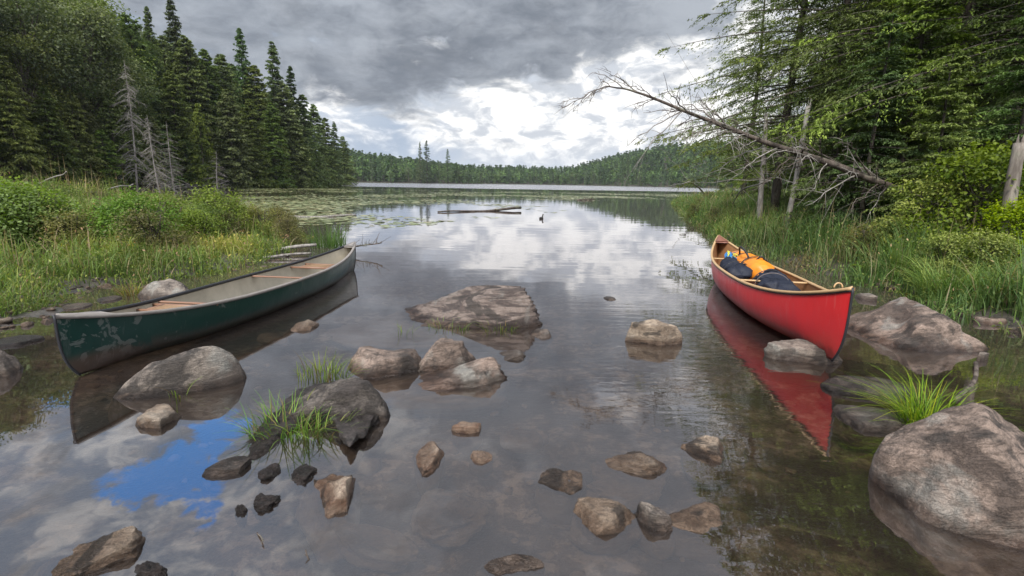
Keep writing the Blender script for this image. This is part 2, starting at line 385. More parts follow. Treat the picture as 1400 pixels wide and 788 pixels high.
def m_rock(name, c1, c2, c3, band=(1, 1, 1), ang=0.0, lichen=.5, scale=1.0):
    m, g = material(name)
    tcn = g.new('ShaderNodeTexCoord'); O = tcn.outputs['Object']
    oi = g.new('ShaderNodeObjectInfo'); rnd = oi.outputs['Random']
    mp = g.new('ShaderNodeMapping'); g.put(mp.inputs[0], O); mp.inputs['Rotation'].default_value = (.3, ang, .4); mp.inputs['Scale'].default_value = band
    Ob = g.vm('ADD', mp.outputs[0], g.comb(g.m('MULTIPLY', rnd, 37.0), g.m('MULTIPLY', rnd, 91.0), 0.0))
    Oo = g.vm('ADD', O, g.comb(g.m('MULTIPLY', rnd, 57.0), g.m('MULTIPLY', rnd, 23.0), 0.0))
    n1 = g.noise(Ob, 3*scale, 6, .6, .6); n2 = g.noise(Oo, 14*scale, 6, .65, .2); n3 = g.noise(Oo, 70*scale, 4, .7); n4 = g.noise(Oo, 2.2*scale, 5, .6, .8)
    c = g.mix(g.ss(n1, .42, .57), c1, c2)
    c = g.mix(g.m('MULTIPLY', g.ss(n2, .47, .66), .75), c, c3)
    c = g.mix(g.m('MULTIPLY', g.ss(n4, .55, .66), lichen), c, (.31, .31, .28))
    c = g.mix(g.m('MULTIPLY', g.ss(n4, .47, .40), .8), c, (.04, .034, .030))
    c = g.vm('SCALE', c, s=g.m('ADD', .62, g.m('MULTIPLY', n3, .8)))
    c = g.vm('SCALE', c, s=g.m('ADD', .85, g.m('MULTIPLY', rnd, .3)))
    n5 = g.noise(g.vm('MULTIPLY', Ob, (1, 1, 3.0)), 6*scale, 7, .7, 1.2)
    crack = g.ss(g.m('ABSOLUTE', g.m('SUBTRACT', n5, .5)), .0, .03)
    c = g.vm('SCALE', c, s=g.m('ADD', .72, g.m('MULTIPLY', crack, .28)))
    grit = g.noise(Oo, 160*scale, 2, .5)
    c = g.vm('SCALE', c, s=g.m('ADD', .86, g.m('MULTIPLY', g.ss(grit, .35, .65), .28)))
    geo = g.new('ShaderNodeNewGeometry'); px_, py_, pz = g.sep(geo.outputs['Position'])
    wl = g.m('ADD', pz, g.m('MULTIPLY', g.m('SUBTRACT', n2, .5), .05))
    wet = g.ss(wl, .085, .02)                                        # soaked rim above the water
    c = g.mix(g.m('MULTIPLY', wet, .9), c, g.vm('MULTIPLY', c, (.30, .24, .21)))
    silt = g.ss(pz, -.005, -.04)
    c = g.mix(g.m('MULTIPLY', silt, .8), c, g.mix(n2, (.20, .145, .11), (.38, .30, .23)))
    hgt = addg(g, g.m('MULTIPLY', n2, .55), g.m('MULTIPLY', n3, .25), g.m('MULTIPLY', n1, .9), g.m('MULTIPLY', crack, .10), g.m('MULTIPLY', n5, .8))
    b = principled(g, c, g.m('SUBTRACT', .82, g.m('MULTIPLY', wet, .45)), spec=.35, normal=g.bump(hgt, .75, .035))
    g.l.new(b.outputs[0], g.out.inputs[0]); return m
def addg(g, *a):
    r = a[0]
    for b in a[1:]: r = g.m('ADD', r, b)
    return r
def m_foliage(name, trans=.35, rough=.55, var=.18, gain=1.35):
    m, g = material(name)
    at_ = g.new('ShaderNodeAttribute'); at_.attribute_name = 'tint'
    oi = g.new('ShaderNodeObjectInfo')
    hs = g.new('ShaderNodeHueSaturation'); g.put(hs.inputs['Color'], at_.outputs['Color'])
    g.put(hs.inputs['Hue'], g.m('ADD', .5, g.m('MULTIPLY', g.m('SUBTRACT', oi.outputs['Random'], .5), .045)))
    r2 = g.m('FRACT', g.m('MULTIPLY', oi.outputs['Random'], 17.37))
    g.put(hs.inputs['Value'], g.m('MULTIPLY', gain, g.m('ADD', 1-var*1.2, g.m('MULTIPLY', r2, var*2.6))))
    r3 = g.m('FRACT', g.m('MULTIPLY', oi.outputs['Random'], 53.1))
    g.put(hs.inputs['Saturation'], g.m('ADD', .88, g.m('MULTIPLY', r3, .32)))
    d = principled(g, hs.outputs[0], rough, spec=.25)
    t = g.new('ShaderNodeBsdfTranslucent'); g.put(t.inputs[0], g.vm('MULTIPLY', hs.outputs[0], (1.1, 1.25, .6)))
    mx = g.new('ShaderNodeMixShader'); mx.inputs[0].default_value = trans
    g.l.new(d.outputs[0], mx.inputs[1]); g.l.new(t.outputs[0], mx.inputs[2]); g.l.new(mx.outputs[0], g.out.inputs[0]); return m
def m_bark(name, c1, c2, sc_=6.0):
    m, g = material(name)
    tcn = g.new('ShaderNodeTexCoord'); O = tcn.outputs['Object']
    n = g.noise(g.vm('MULTIPLY', O, (sc_, sc_, sc_*.22)), 2.0, 6, .65, .4); n2 = g.noise(O, 3.0, 4)
    c = g.mix(g.ss(n, .35, .66), c1, c2); c = g.mix(g.m('MULTIPLY', g.ss(n2, .52, .7), .5), c, (.20, .21, .15))
    b = principled(g, c, .9, spec=.2, normal=g.bump(n, .8, .02)); g.l.new(b.outputs[0], g.out.inputs[0]); return m
def m_plain(name, c, rough=.6, nz=.25, scale=12, spec=.4, metal=0, bump=.15, stretch=(1, 1, 1)):
    m, g = material(name)
    tcn = g.new('ShaderNodeTexCoord'); O = g.vm('MULTIPLY', tcn.outputs['Object'], stretch)
    n = g.noise(O, scale, 5, .6, .2)
    cc = g.vm('SCALE', tuple(c), s=g.m('ADD', 1-nz, g.m('MULTIPLY', n, nz*2)))
    b = principled(g, cc, rough, metal, spec, normal=g.bump(n, bump, .01)); g.l.new(b.outputs[0], g.out.inputs[0]); return m

M = {}
M['ground'] = m_ground(); M['water'] = m_water()
M['rock_grey'] = m_rock('grey_granite', (.14, .115, .098), (.25, .208, .172), (.085, .072, .064), (1, 1, 2.4), .25)
M['rock_tan'] = m_rock('tan_granite', (.24, .18, .13), (.37, .29, .215), (.14, .105, .08), (1, 1, 2.0), .2, .25, 1.6)
M['rock_pink'] = m_rock('pink_gneiss', (.34, .225, .155), (.47, .365, .275), (.20, .135, .10), (1, 1, 3), .5, .2, 2.2)
M['rock_band'] = m_rock('banded_gneiss', (.07, .054, .048), (.22, .172, .145), (.125, .092, .078), (.8, 1.2, 6.0), -.30, .25, 1.1)
M['rock_dark'] = m_rock('dark_wet_rock', (.07, .058, .052), (.16, .135, .115), (.05, .042, .036), (1, 1, 2), .3, .2, 1.4)
M['rock_brown'] = m_rock('brown_mottled_granite', (.10, .074, .06), (.27, .20, .16), (.06, .048, .042), (1, 1.4, 1.6), .3, .45, .8)
M['mud'] = m_rock('black_mud', (.045, .038, .035), (.09, .075, .07), (.03, .026, .024), (1, 1, 1), 0, .1, 3)
M['leaf'] = m_foliage('broad_leaves', .35, .5, .24, 1.5)
M['needle'] = m_foliage('conifer_needles', .28, .6, .26, 1.85)
M['grass'] = m_foliage('grass_blades', .38, .5, .0, 1.75)
M['bark'] = m_bark('tree_bark', (.035, .028, .022), (.12, .10, .085))
M['deadwood'] = m_bark('weathered_wood', (.17, .15, .135), (.36, .33, .30))
M['stump'] = m_bark('stump_wood', (.12, .10, .085), (.27, .235, .20), 4)
M['darkwood'] = m_bark('dark_dead_bark', (.045, .036, .030), (.15, .12, .10))
M['pad'] = m_foliage('lily_pads', .1, .3, 0.0, 1.6)

# ------------------------------------------------------------------ ground + water sheets
def build_ground():
    th = np.concatenate([np.linspace(-58, 58, 640), np.linspace(58, 302, 170)[1:-1]])
    th = np.radians(th); rr = .35*(5200/.35)**(np.linspace(0, 1, 400))
    T, Rr = np.meshgrid(th, rr, indexing='ij')
    X = (Rr*np.sin(T)).ravel(); Y = (Rr*np.cos(T)).ravel()
    Z = height(X, Y)
    nt, nr = T.shape
    i = np.arange(nt)[:, None]; j = np.arange(nr-1)[None]; k = (i+1) % nt
    Fq = np.stack([i*nr+j, i*nr+j+1, k*nr+j+1, k*nr+j], -1).reshape(-1, 4)
    G = Geo(); G.add(np.stack([X, Y, Z], 1), Fq)
    c0 = hz(0, 0); base = G.n; G.add([[0, 0, c0]], np.zeros((0, 3), int))
    ii = np.arange(nt); G.f.append(np.stack([np.full(nt, base), ii*nr, ((ii+1) % nt)*nr], 1))
    o = G.obj('ground', M['ground'], smooth=True); tag(o, kind='structure', label='muddy lake bed and wooded shore ground')
    G = Geo(); s = 5000; G.add([[-s, -s, 0], [s, -s, 0], [s, s, 0], [-s, s, 0]], [[0, 1, 2, 3]])
    o = G.obj('lake_water', M['water']); tag(o, kind='structure', label='calm lake water reflecting the cloudy sky')
build_ground()

def haze():
    m, g = material('lake_air')
    v = g.new('ShaderNodeVolumePrincipled'); v.inputs['Color'].default_value = (.90, .93, .97, 1); v.inputs['Density'].default_value = HAZE; v.inputs['Anisotropy'].default_value = .2
    g.l.new(v.outputs[0], g.out.inputs['Volume'])
    G = Geo(); box(G, (0, 0, 58.5), (11800, 11800, 123)); o = G.obj('haze', m); tag(o, 'thin pale air over the lake', 'haze', kind='stuff')
HAZE = .00014
haze()
# ------------------------------------------------------------------ rocks
def ico(sub):
    import bmesh
    bm = bmesh.new(); bmesh.ops.create_icosphere(bm, subdivisions=sub, radius=1)
    V = np.array([v.co[:] for v in bm.verts]); Fc = np.array([[v.index for v in f.verts] for f in bm.faces]); bm.free()
    return V, Fc
ICO = {k: ico(k) for k in (4, 5, 6)}
def rock(label, box_, mat, k=.7, yaw=0.0, p=.85, cuts=(), rough=.10, ridge=0, sk=(0, 0), seed=1, sub=5, sink=.35, nm='rock', under=False, group=None, cat='rock', flat=1.0, hh=None, facets=5):
    """box_ = left, right, top, near waterline in photo pixels of the part above water"""
    V, Fc = ICO[sub]; V = V.copy()
    V = np.sign(V)*np.abs(V)**p
    V /= np.abs(V).max()
    for (nx, ny, nz_, d) in cuts:
        nn = np.array([nx, ny, nz_], float); nn /= np.linalg.norm(nn)
        e = V @ nn-d; V -= np.outer(np.maximum(e, 0)*.93, nn)
    rf = random.Random(seed*13+5)
    for _ in range(facets):
        nn = np.array([rf.uniform(-1, 1), rf.uniform(-1, 1), rf.uniform(-.1, .9)]); nn /= np.linalg.norm(nn)
        d0_ = rf.uniform(.62, .86)*np.abs(V @ nn).max(); e = V @ nn-d0_; V -= np.outer(np.maximum(e, 0)*.9, nn)
    V[:, 2] /= max(V[:, 2].max(), 1e-3); V[:, 0] /= np.abs(V[:, 0]).max()
    so = seed*7.13
    V[:, 2] *= 1+sk[0]*V[:, 0]+sk[1]*V[:, 1]
    nrm = V/(np.linalg.norm(V, axis=1)[:, None]+1e-9)
    V = V+nrm*(fbm(V*1.3+so, 3)*rough)[:, None]
    V = V+nrm*(fbm(V*5+so, 3)*rough*.28)[:, None]
    if ridge:
        q_ = V @ np.array([.25, .35, 1.0]); st = np.abs(((q_*ridge+fbm(V*1.5+so, 2)*.8) % 1)-.5)*2
        V = V+nrm*((st-.5)*.05)[:, None]
    k0 = k
    Rz = np.array([[math.cos(yaw), -math.sin(yaw), 0], [math.sin(yaw), math.cos(yaw), 0], [0, 0, 1]])
    l, r, t, b = box_
    def grd(x_, y_):
        return at(x_, y_)
    pm = grd((l+r)/2, b)
    dist = np.linalg.norm(pm-np.array([0, 0, CAM_H]))
    s = (r-l)/F*dist/2; cx, cy_ = pm[0], pm[1]+s*k; h = max(.02, (b-t)/F*dist*.6)
    zlim = -.02 if under else 0.0
    for it in range(24):
        va = 0.0; Rv = np.array([[math.cos(-va), -math.sin(-va), 0], [math.sin(-va), math.cos(-va), 0], [0, 0, 1]])
        W_ = (V*np.array([s, s*k, h/(1-sink)])) @ Rz.T @ Rv.T
        W_ = W_+np.array([cx, cy_, -h*sink/(1-sink)+ (-.05 if under else 0)])
        vis = W_[W_[:, 2] > zlim-(.06 if under else 0)]
        if len(vis) < 5: h = min(h*1.5, s); continue
        pr = proj(vis); a0, a1, b0, b1 = pr[:, 0].min(), pr[:, 0].max(), pr[:, 1].min(), pr[:, 1].max()
        s *= ((r-l)/max(a1-a0, 1))**.8
        cx += ((l+r)/2-(a0+a1)/2)/F*dist*.9
        cy_ -= (b-b1)/F*dist**2/CAM_H*.6
        want = b-t; have = b1-b0
        if hh is None: h = max(.01, h+(want-have)/F*dist*.55)
        else: h = hh; k = min(2.2*k0, max(.5*k0, k*(max(want, 2)/max(have, 1))**.5))
    org = np.array([cx, cy_, 0.0])
    G = Geo(); G.add(W_-org, Fc)
    o = G.obj(nm, mat, smooth=True, loc=org); tag(o, label, cat, group)
    return o
rk = M
rock('long smooth grey boulder lying in front of the green canoe', (155, 337, 473, 545), rk['rock_grey'], .32, .50, .98, [(0, 0, 1, .88)], .06, sk=(.28, 0), seed=1, sub=6, facets=0)
rock('rounded pale grey rock behind the green canoe by the reeds', (188, 263, 381, 410), rk['rock_grey'], .6, 0, .75, [], .08, seed=2)
rock('large layered banded slab rising in the middle of the water', (553, 742, 390, 450), rk['rock_band'], .40, .12, .9, [(-.55, -.1, .83, .30), (-.25, -.55, .80, .52), (.95, 0, .25, .82), (.25, .1, .95, .74)], .07, ridge=7, sk=(.75, .1), seed=3, sub=6, facets=1)
rock('upright dark blocky rock standing on the flat rocks in the middle', (570, 652, 462, 508), rk['rock_brown'], .38, .2, .7, [(-.6, 0, .7, .62), (.8, -.2, .4, .7), (0, 0, 1, .7), (0, -.8, .5, .7)], .10, seed=4, sub=5, sink=.15)
rock('curved low rock with a raised right end in front of the dark block', (572, 694, 488, 533), rk['rock_brown'], .30, .16, .95, [(-.5, 0, .85, .25), (.2, -.7, .7, .6), (1, 0, .2, .8)], .10, ridge=3, sk=(.8, 0), seed=5, sub=5, facets=1)
rock('flat brown rock left of the upright dark block', (476, 578, 473, 518), rk['rock_brown'], .7, 0, .85, [(0, 0, 1, .5), (-.5, -.3, .8, .55)], .10, seed=6, sub=5)
rock('dark humped rock with grass growing on its left side', (384, 534, 516, 580), rk['rock_dark'], .50, -.15, .8, [(-.35, -.1, .9, .70), (.35, -.8, .5, .72)], .08, ridge=2, seed=7, sub=6, facets=0)
rock('small pointed rock right of the flat rocks', (683, 718, 478, 493), rk['rock_dark'], .5, .2, .9, [(-.6, 0, .7, .3)], .12, hh=0.05, seed=8, sub=4)
rock('tiny pale stone right of the banded slab', (725, 754, 449, 462), rk['rock_grey'], .6, 0, .8, [], .06, hh=0.05, seed=9, sub=4)
rock('rounded brown rock alone right of the middle', (855, 933, 436, 472), rk['rock_tan'], .62, -.1, .75, [(0, 0, 1, .72)], .07, seed=10, sub=5)
rock('tiny flat stone barely out of the water toward the red canoe', (825, 842, 404, 411), rk['rock_grey'], .6, 0, .8, [], .06, hh=0.025, seed=12, sub=4)
rock('small pale stone beside the green hull reflection', (398, 436, 437, 453), rk['rock_tan'], .6, .2, .9, [(-.5, 0, .8, .4)], .12, hh=0.07, seed=13, sub=4)
rock('low brown stone just under the water beside the green hull', (352, 394, 455, 469), rk['rock_tan'], .4, -.4, .9, [], .08, hh=0.04, seed=14, sub=4, under=True)
rock('flat tapered grey stone pointing left below the blue sky reflection', (276, 344, 610, 653), rk['rock_dark'], .30, .72, .9, [(0, 0, 1, .5)], .08, hh=0.035, seed=15, sub=5)
rock('jagged pink rock with a dark right face near the mud clumps', (429, 486, 640, 708), rk['rock_pink'], .9, .3, .9, [(-.5, -.2, .8, .3), (.9, -.3, .2, .55), (.1, -.8, .6, .5), (0, .6, .8, .5)], .12, ridge=2, hh=0.09, seed=16, sub=5)
rock('pointed flat tan slab at the bottom left edge', (70, 199, 719, 800), rk['rock_tan'], .55, .42, .95, [(-.3, 0, .9, .3), (.2, -.9, .2, .6)], .07, ridge=3, hh=.06, seed=17, sub=6, facets=1)
rock('small flat pink stone left of centre in the foreground', (569, 606, 603, 649), rk['rock_pink'], .9, .1, .95, [(-.3, 0, 1, .25), (-.8, -.4, 0, .5)], .10, ridge=2, hh=0.05, seed=19, sub=4)
rock('low pale stone nearest below the curved rock', (617, 658, 576, 592), rk['rock_pink'], .5, 0, .95, [(0, 0, 1, .3)], .12, hh=0.035, seed=20, sub=4)
rock('tiny pink stone right of the flat pink stone', (643, 673, 616, 633), rk['rock_pink'], .6, 0, .95, [(.2, 0, 1, .3)], .12, hh=0.03, seed=21, sub=4)
rock('faint round stone under the water right of the low pale stone', (683, 744, 585, 613), rk['rock_tan'], .7, 0, .8, [], .08, hh=0.05, seed=22, sub=4, under=True)
rock('elongated tan stone sloping down to the right', (829, 911, 605, 651), rk['rock_tan'], .36, -.42, .9, [(-.4, 0, .8, .45), (.1, -.8, .5, .5)], .14, ridge=2, hh=0.055, seed=23, sub=5)
rock('squat tan stone below the red reflection', (931, 990, 595, 633), rk['rock_tan'], .8, .1, .85, [(-.2, 0, 1, .5), (-.6, -.5, .4, .5), (.6, -.4, .5, .6)], .12, hh=0.07, seed=24, sub=5)
rock('half sunken wide tan stone at the bottom', (784, 868, 679, 732), rk['rock_tan'], .7, .1, .85, [(0, 0, 1, .5), (-.7, -.2, .5, .6)], .10, hh=0.05, seed=25, sub=5)
rock('small narrow humped stone beside the wide tan stone', (867, 920, 672, 726), rk['rock_grey'], .8, .6, .85, [(0, 0, 1, .7), (-.3, -.8, .4, .6)], .12, hh=0.07, seed=26, sub=5)
rock('flat stone just under the water at the bottom right of centre', (905, 1000, 686, 748), rk['rock_tan'], .8, 0, .85, [(0, 0, 1, .5)], .12, hh=0.06, seed=27, sub=4, under=True)
rock('blurred stone under the water left of the wide tan stone', (733, 802, 640, 690), rk['rock_tan'], .8, 0, .85, [(0, 0, 1, .5)], .12, hh=0.06, seed=28, sub=4, under=True)
rock('broad pale silted stone deep under the water at the bottom centre', (560, 668, 668, 740), rk['rock_tan'], .8, .2, .9, [(0, 0, 1, .5)], .14, hh=.03, seed=60, sub=5, under=True)
rock('long pale silted ledge under the water left of the bottom centre', (455, 575, 715, 775), rk['rock_tan'], .5, -.3, .9, [(0, 0, 1, .5)], .16, hh=.03, seed=61, sub=5, under=True)
rock('pale silted stone under the water behind the wide tan stone', (800, 905, 648, 690), rk['rock_tan'], .6, .1, .9, [(0, 0, 1, .5)], .14, hh=.03, seed=62, sub=5, under=True)
rock('dark stone under the water at the bottom centre', (650, 745, 762, 805), rk['rock_grey'], .8, 0, .85, [(0, 0, 1, .5)], .10, hh=0.06, seed=29, sub=4, under=True)
rock('brown stone wedged under the bow of the red canoe', (1044, 1152, 463, 498), rk['rock_grey'], .5, -.15, .75, [(0, 0, 1, .6)], .09, ridge=3, hh=0.13, seed=30, sub=5)
rock('large peaked grey and pink rock right of the red canoe', (1150, 1352, 406, 482), rk['rock_brown'], .60, -.05, .95, [(.62, -.1, .78, .42), (-.62, -.05, .78, .42), (.0, -.9, .6, .6), (-.9, 0, .1, .9)], .11, ridge=2, seed=31, sub=6, sink=.25)
rock('flat dark grey slab in front of the red canoe', (1121, 1248, 513, 546), rk['rock_dark'], .55, -.12, .85, [(0, 0, 1, .4)], .07, hh=0.045, seed=32, sub=5)
rock('second flat grey slab left of the grass tuft', (1138, 1262, 553, 592), rk['rock_dark'], .6, -.1, .85, [(0, 0, 1, .4)], .08, ridge=2, hh=0.05, seed=33, sub=5)
rock('huge rounded mottled boulder at the right edge', (1189, 1500, 550, 752), rk['rock_brown'], .8, -.1, .82, [(-.55, -.3, .78, .80), (.1, 0, 1, .80)], .09, seed=34, sub=6, facets=2, sink=.25)
rock('grey rock cut by the left edge of the photo', (-30, 33, 477, 515), rk['rock_grey'], .7, 0, .8, [(.6, 0, .7, .6)], .08, seed=35, sub=5)
rock('pale broken stone in front of the long smooth boulder', (185, 248, 549, 582), rk['rock_tan'], .6, .3, .95, [(0, 0, 1, .35)], .14, hh=0.06, seed=36, sub=4)
rock('flat pale stone beside the bow of the green canoe', (84, 127, 414, 424), rk['rock_grey'], .9, .3, .9, [(0, 0, 1, .3)], .06, hh=0.02, seed=37, sub=4)
rock('small pale flat stone between the reeds and the green canoe', (132, 167, 404, 414), rk['rock_grey'], .8, 0, .9, [(0, 0, 1, .3)], .06, hh=0.025, seed=38, sub=4)
rock('dark flat slab lying in the shallows at the left edge', (-20, 62, 456, 476), rk['mud'], .4, -.05, .9, [(0, 0, 1, .4)], .08, hh=0.03, seed=39, sub=4)
rock('small pale stone against the bow of the green canoe', (56, 78, 434, 442), rk['rock_tan'], .8, 0, .9, [], .1, hh=.04, seed=40, sub=4)
for i, (b_, l_) in enumerate([((1188, 1236, 384, 396), 'flat grey stone at the foot of the right grass bank'), ((1168, 1200, 400, 410), 'small stone between the red bow and the peaked rock'),
        ((1330, 1378, 432, 446), 'low muddy stone at the grass edge on the right'), ((1335, 1352, 486, 493), 'tiny pale stone at the right end of the peaked rock'), ((1215, 1262, 375, 388), 'dark stone tucked under the right grass edge'),
        ((1372, 1420, 440, 456), 'brown stone at the right edge under the drooping grass')]):
    rock(l_, b_, rk['rock_grey' if i % 2 else 'rock_brown'], .6, .1*i, .85, [(0, 0, 1, .5)], .1, hh=.07, seed=50+i, sub=4)
for i, (b_, l_) in enumerate([((352, 384, 633, 656), 'small black mud clump right of the tapered stone'), ((398, 434, 634, 664), 'black mud clump touching the jagged pink rock'), ((346, 384, 674, 700), 'round black mud clump below the others'),
        ((321, 339, 689, 703), 'tiny black mud lump alone on the left'), ((183, 229, 761, 795), 'black mud clump at the bottom beside the tan slab'), ((338, 470, 575, 632), 'wide black mud bank under the grass on the humped rock'), ((440, 520, 583, 612), 'thin black mud spit below the humped rock')]):
    rock(l_, b_, rk['mud'], .8, .3*i, .95, [(0, 0, 1, .45)], .30, hh=.022 if i < 5 else .05, seed=70+i, sub=5, nm='mud_clump', cat='mud')

def pebbles():
    r = np.random.default_rng(77); G = Geo(); V, Fc = ico(2)
    X = r.uniform(-6.5, 6.8, 9000); Y = r.uniform(1.6, 11, 9000); d_ = sdist(X, Y)
    dens = .10+.9*np.exp(-((d_/.7)**2))+np.clip(n2d(X, Y, .8, 3), 0, 1)*.55
    ok = (d_ > -.15) & (dens > r.uniform(0, 1.5, 9000)); X, Y = X[ok][:2600], Y[ok][:2600]; Z = height(X, Y)
    for x, y, z in zip(X, Y, Z):
        s_ = np.exp(r.normal(-3.5, .45)); P = V*np.array([s_, s_*r.uniform(.6, 1), s_*r.uniform(.3, .55)])*(1+.16*r.normal(size=(len(V), 1)))
        a_ = r.uniform(0, 6.28); ca, sa = math.cos(a_), math.sin(a_)
        G.add(np.stack([P[:, 0]*ca-P[:, 1]*sa+x, P[:, 0]*sa+P[:, 1]*ca+y, P[:, 2]+z+.2*s_], 1), Fc)
    o = G.obj('pebbles', M['rock_tan'], smooth=True); tag(o, 'small pebbles scattered over the shallow lake bed', 'pebbles', kind='stuff')
pebbles()
# ------------------------------------------------------------------ canoes
def canoe_paint(name, base, dark, scuff, scuff_amt, ends):
    m, g = material(name)
    tcn = g.new('ShaderNodeTexCoord'); O = tcn.outputs['Object']; x, y, z = g.sep(O)
    n1 = g.noise(g.vm('MULTIPLY', O, (1, 1, .55)), 5, 6, .6, .3); n2 = g.noise(g.vm('MULTIPLY', O, (9, 9, 1.0)), 2.5, 5, .6); n3 = g.noise(O, 30, 3, .6)
    c = g.mix(g.m('MULTIPLY', n2, .55), base, dark)
    ax = g.m('ABSOLUTE', x)
    endm = g.ss(ax, ends-.75, ends)
    low = g.ss(z, .30, .05)
    s = g.m('MULTIPLY', g.ss(g.m('ADD', g.noise(g.vm('MULTIPLY', O, (1.2, 1, 1)), 7, 7, .62, .8), g.m('MULTIPLY', endm, .14)), .665, .69), scuff_amt)
    s2 = g.m('MULTIPLY', g.ss(g.m('ADD', n2, g.m('MULTIPLY', n1, .4)), .78, .92), scuff_amt*.45)
    c = g.mix(g.m('MAXIMUM', s, s2), c, scuff)
    foot = g.m('MULTIPLY', g.m('MULTIPLY', endm, g.ss(z, .26, .16)), g.ss(n1, .44, .50)); c = g.mix(g.m('MULTIPLY', foot, scuff_amt*.9), c, (.10, .05, .035))
    grime = g.m('MULTIPLY', g.ss(g.m('ADD', z, g.m('MULTIPLY', g.m('SUBTRACT', n2, .5), .12)), .20, .10), .55); c = g.mix(grime, c, (.07, .045, .035))
    b = principled(g, c, g.m('ADD', .24, g.m('MULTIPLY', n1, .22)), spec=.5, normal=g.bump(addg(g, n1, g.m('MULTIPLY', n3, .06), g.m('MULTIPLY', g.noise(O, 1.6, 2), 3.0)), .22, .03))
    g.l.new(b.outputs[0], g.out.inputs[0]); return m
M['green_hull'] = canoe_paint('green_canoe_paint', (.0025, .034, .026), (.0015, .016, .014), (.13, .14, .13), .65, 2.35)
M['red_hull'] = canoe_paint('red_canoe_paint', (.66, .026, .030), (.56, .018, .022), (.62, .22, .20), .45, 9.0)
M['liner'] = m_plain('beige_liner', (.40, .355, .28), .65, .5, 3.2, bump=.3)
M['cedar'] = m_plain('cedar_planking', (.33, .17, .08), .45, .3, 6, stretch=(1, 6, 6))
M['ash'] = m_plain('varnished_ash', (.50, .33, .17), .4, .25, 10, stretch=(.3, 3, 3))
M['greywood'] = m_plain('weathered_gunwale', (.24, .215, .195), .6, .4, 10, stretch=(.3, 3, 3))
M['black'] = m_plain('black_trim', (.022, .022, .026), .5, .3, 12)
M['redwood'] = m_plain('red_brown_deck', (.23, .095, .065), .45, .3, 8)
M['orangewood'] = m_plain('varnished_seat_wood', (.25, .135, .085), .45, .3, 8, stretch=(3, .4, 3))
M['cane'] = m_plain('woven_cane', (.30, .19, .11), .7, .3, 30)
M['orange'] = m_plain('orange_dry_bag', (.72, .235, .02), .42, .2, 6, bump=.6)
M['navy'] = m_plain('navy_bag_cloth', (.009, .012, .024), .65, .4, 9, bump=.7)
M['yellow'] = m_plain('yellow_rope', (.65, .62, .08), .6, .2, 20)
M['blue'] = m_plain('blue_rope', (.03, .22, .55), .6, .2, 20)
M['brownbag'] = m_plain('grey_brown_strap', (.16, .13, .12), .7, .2, 20)

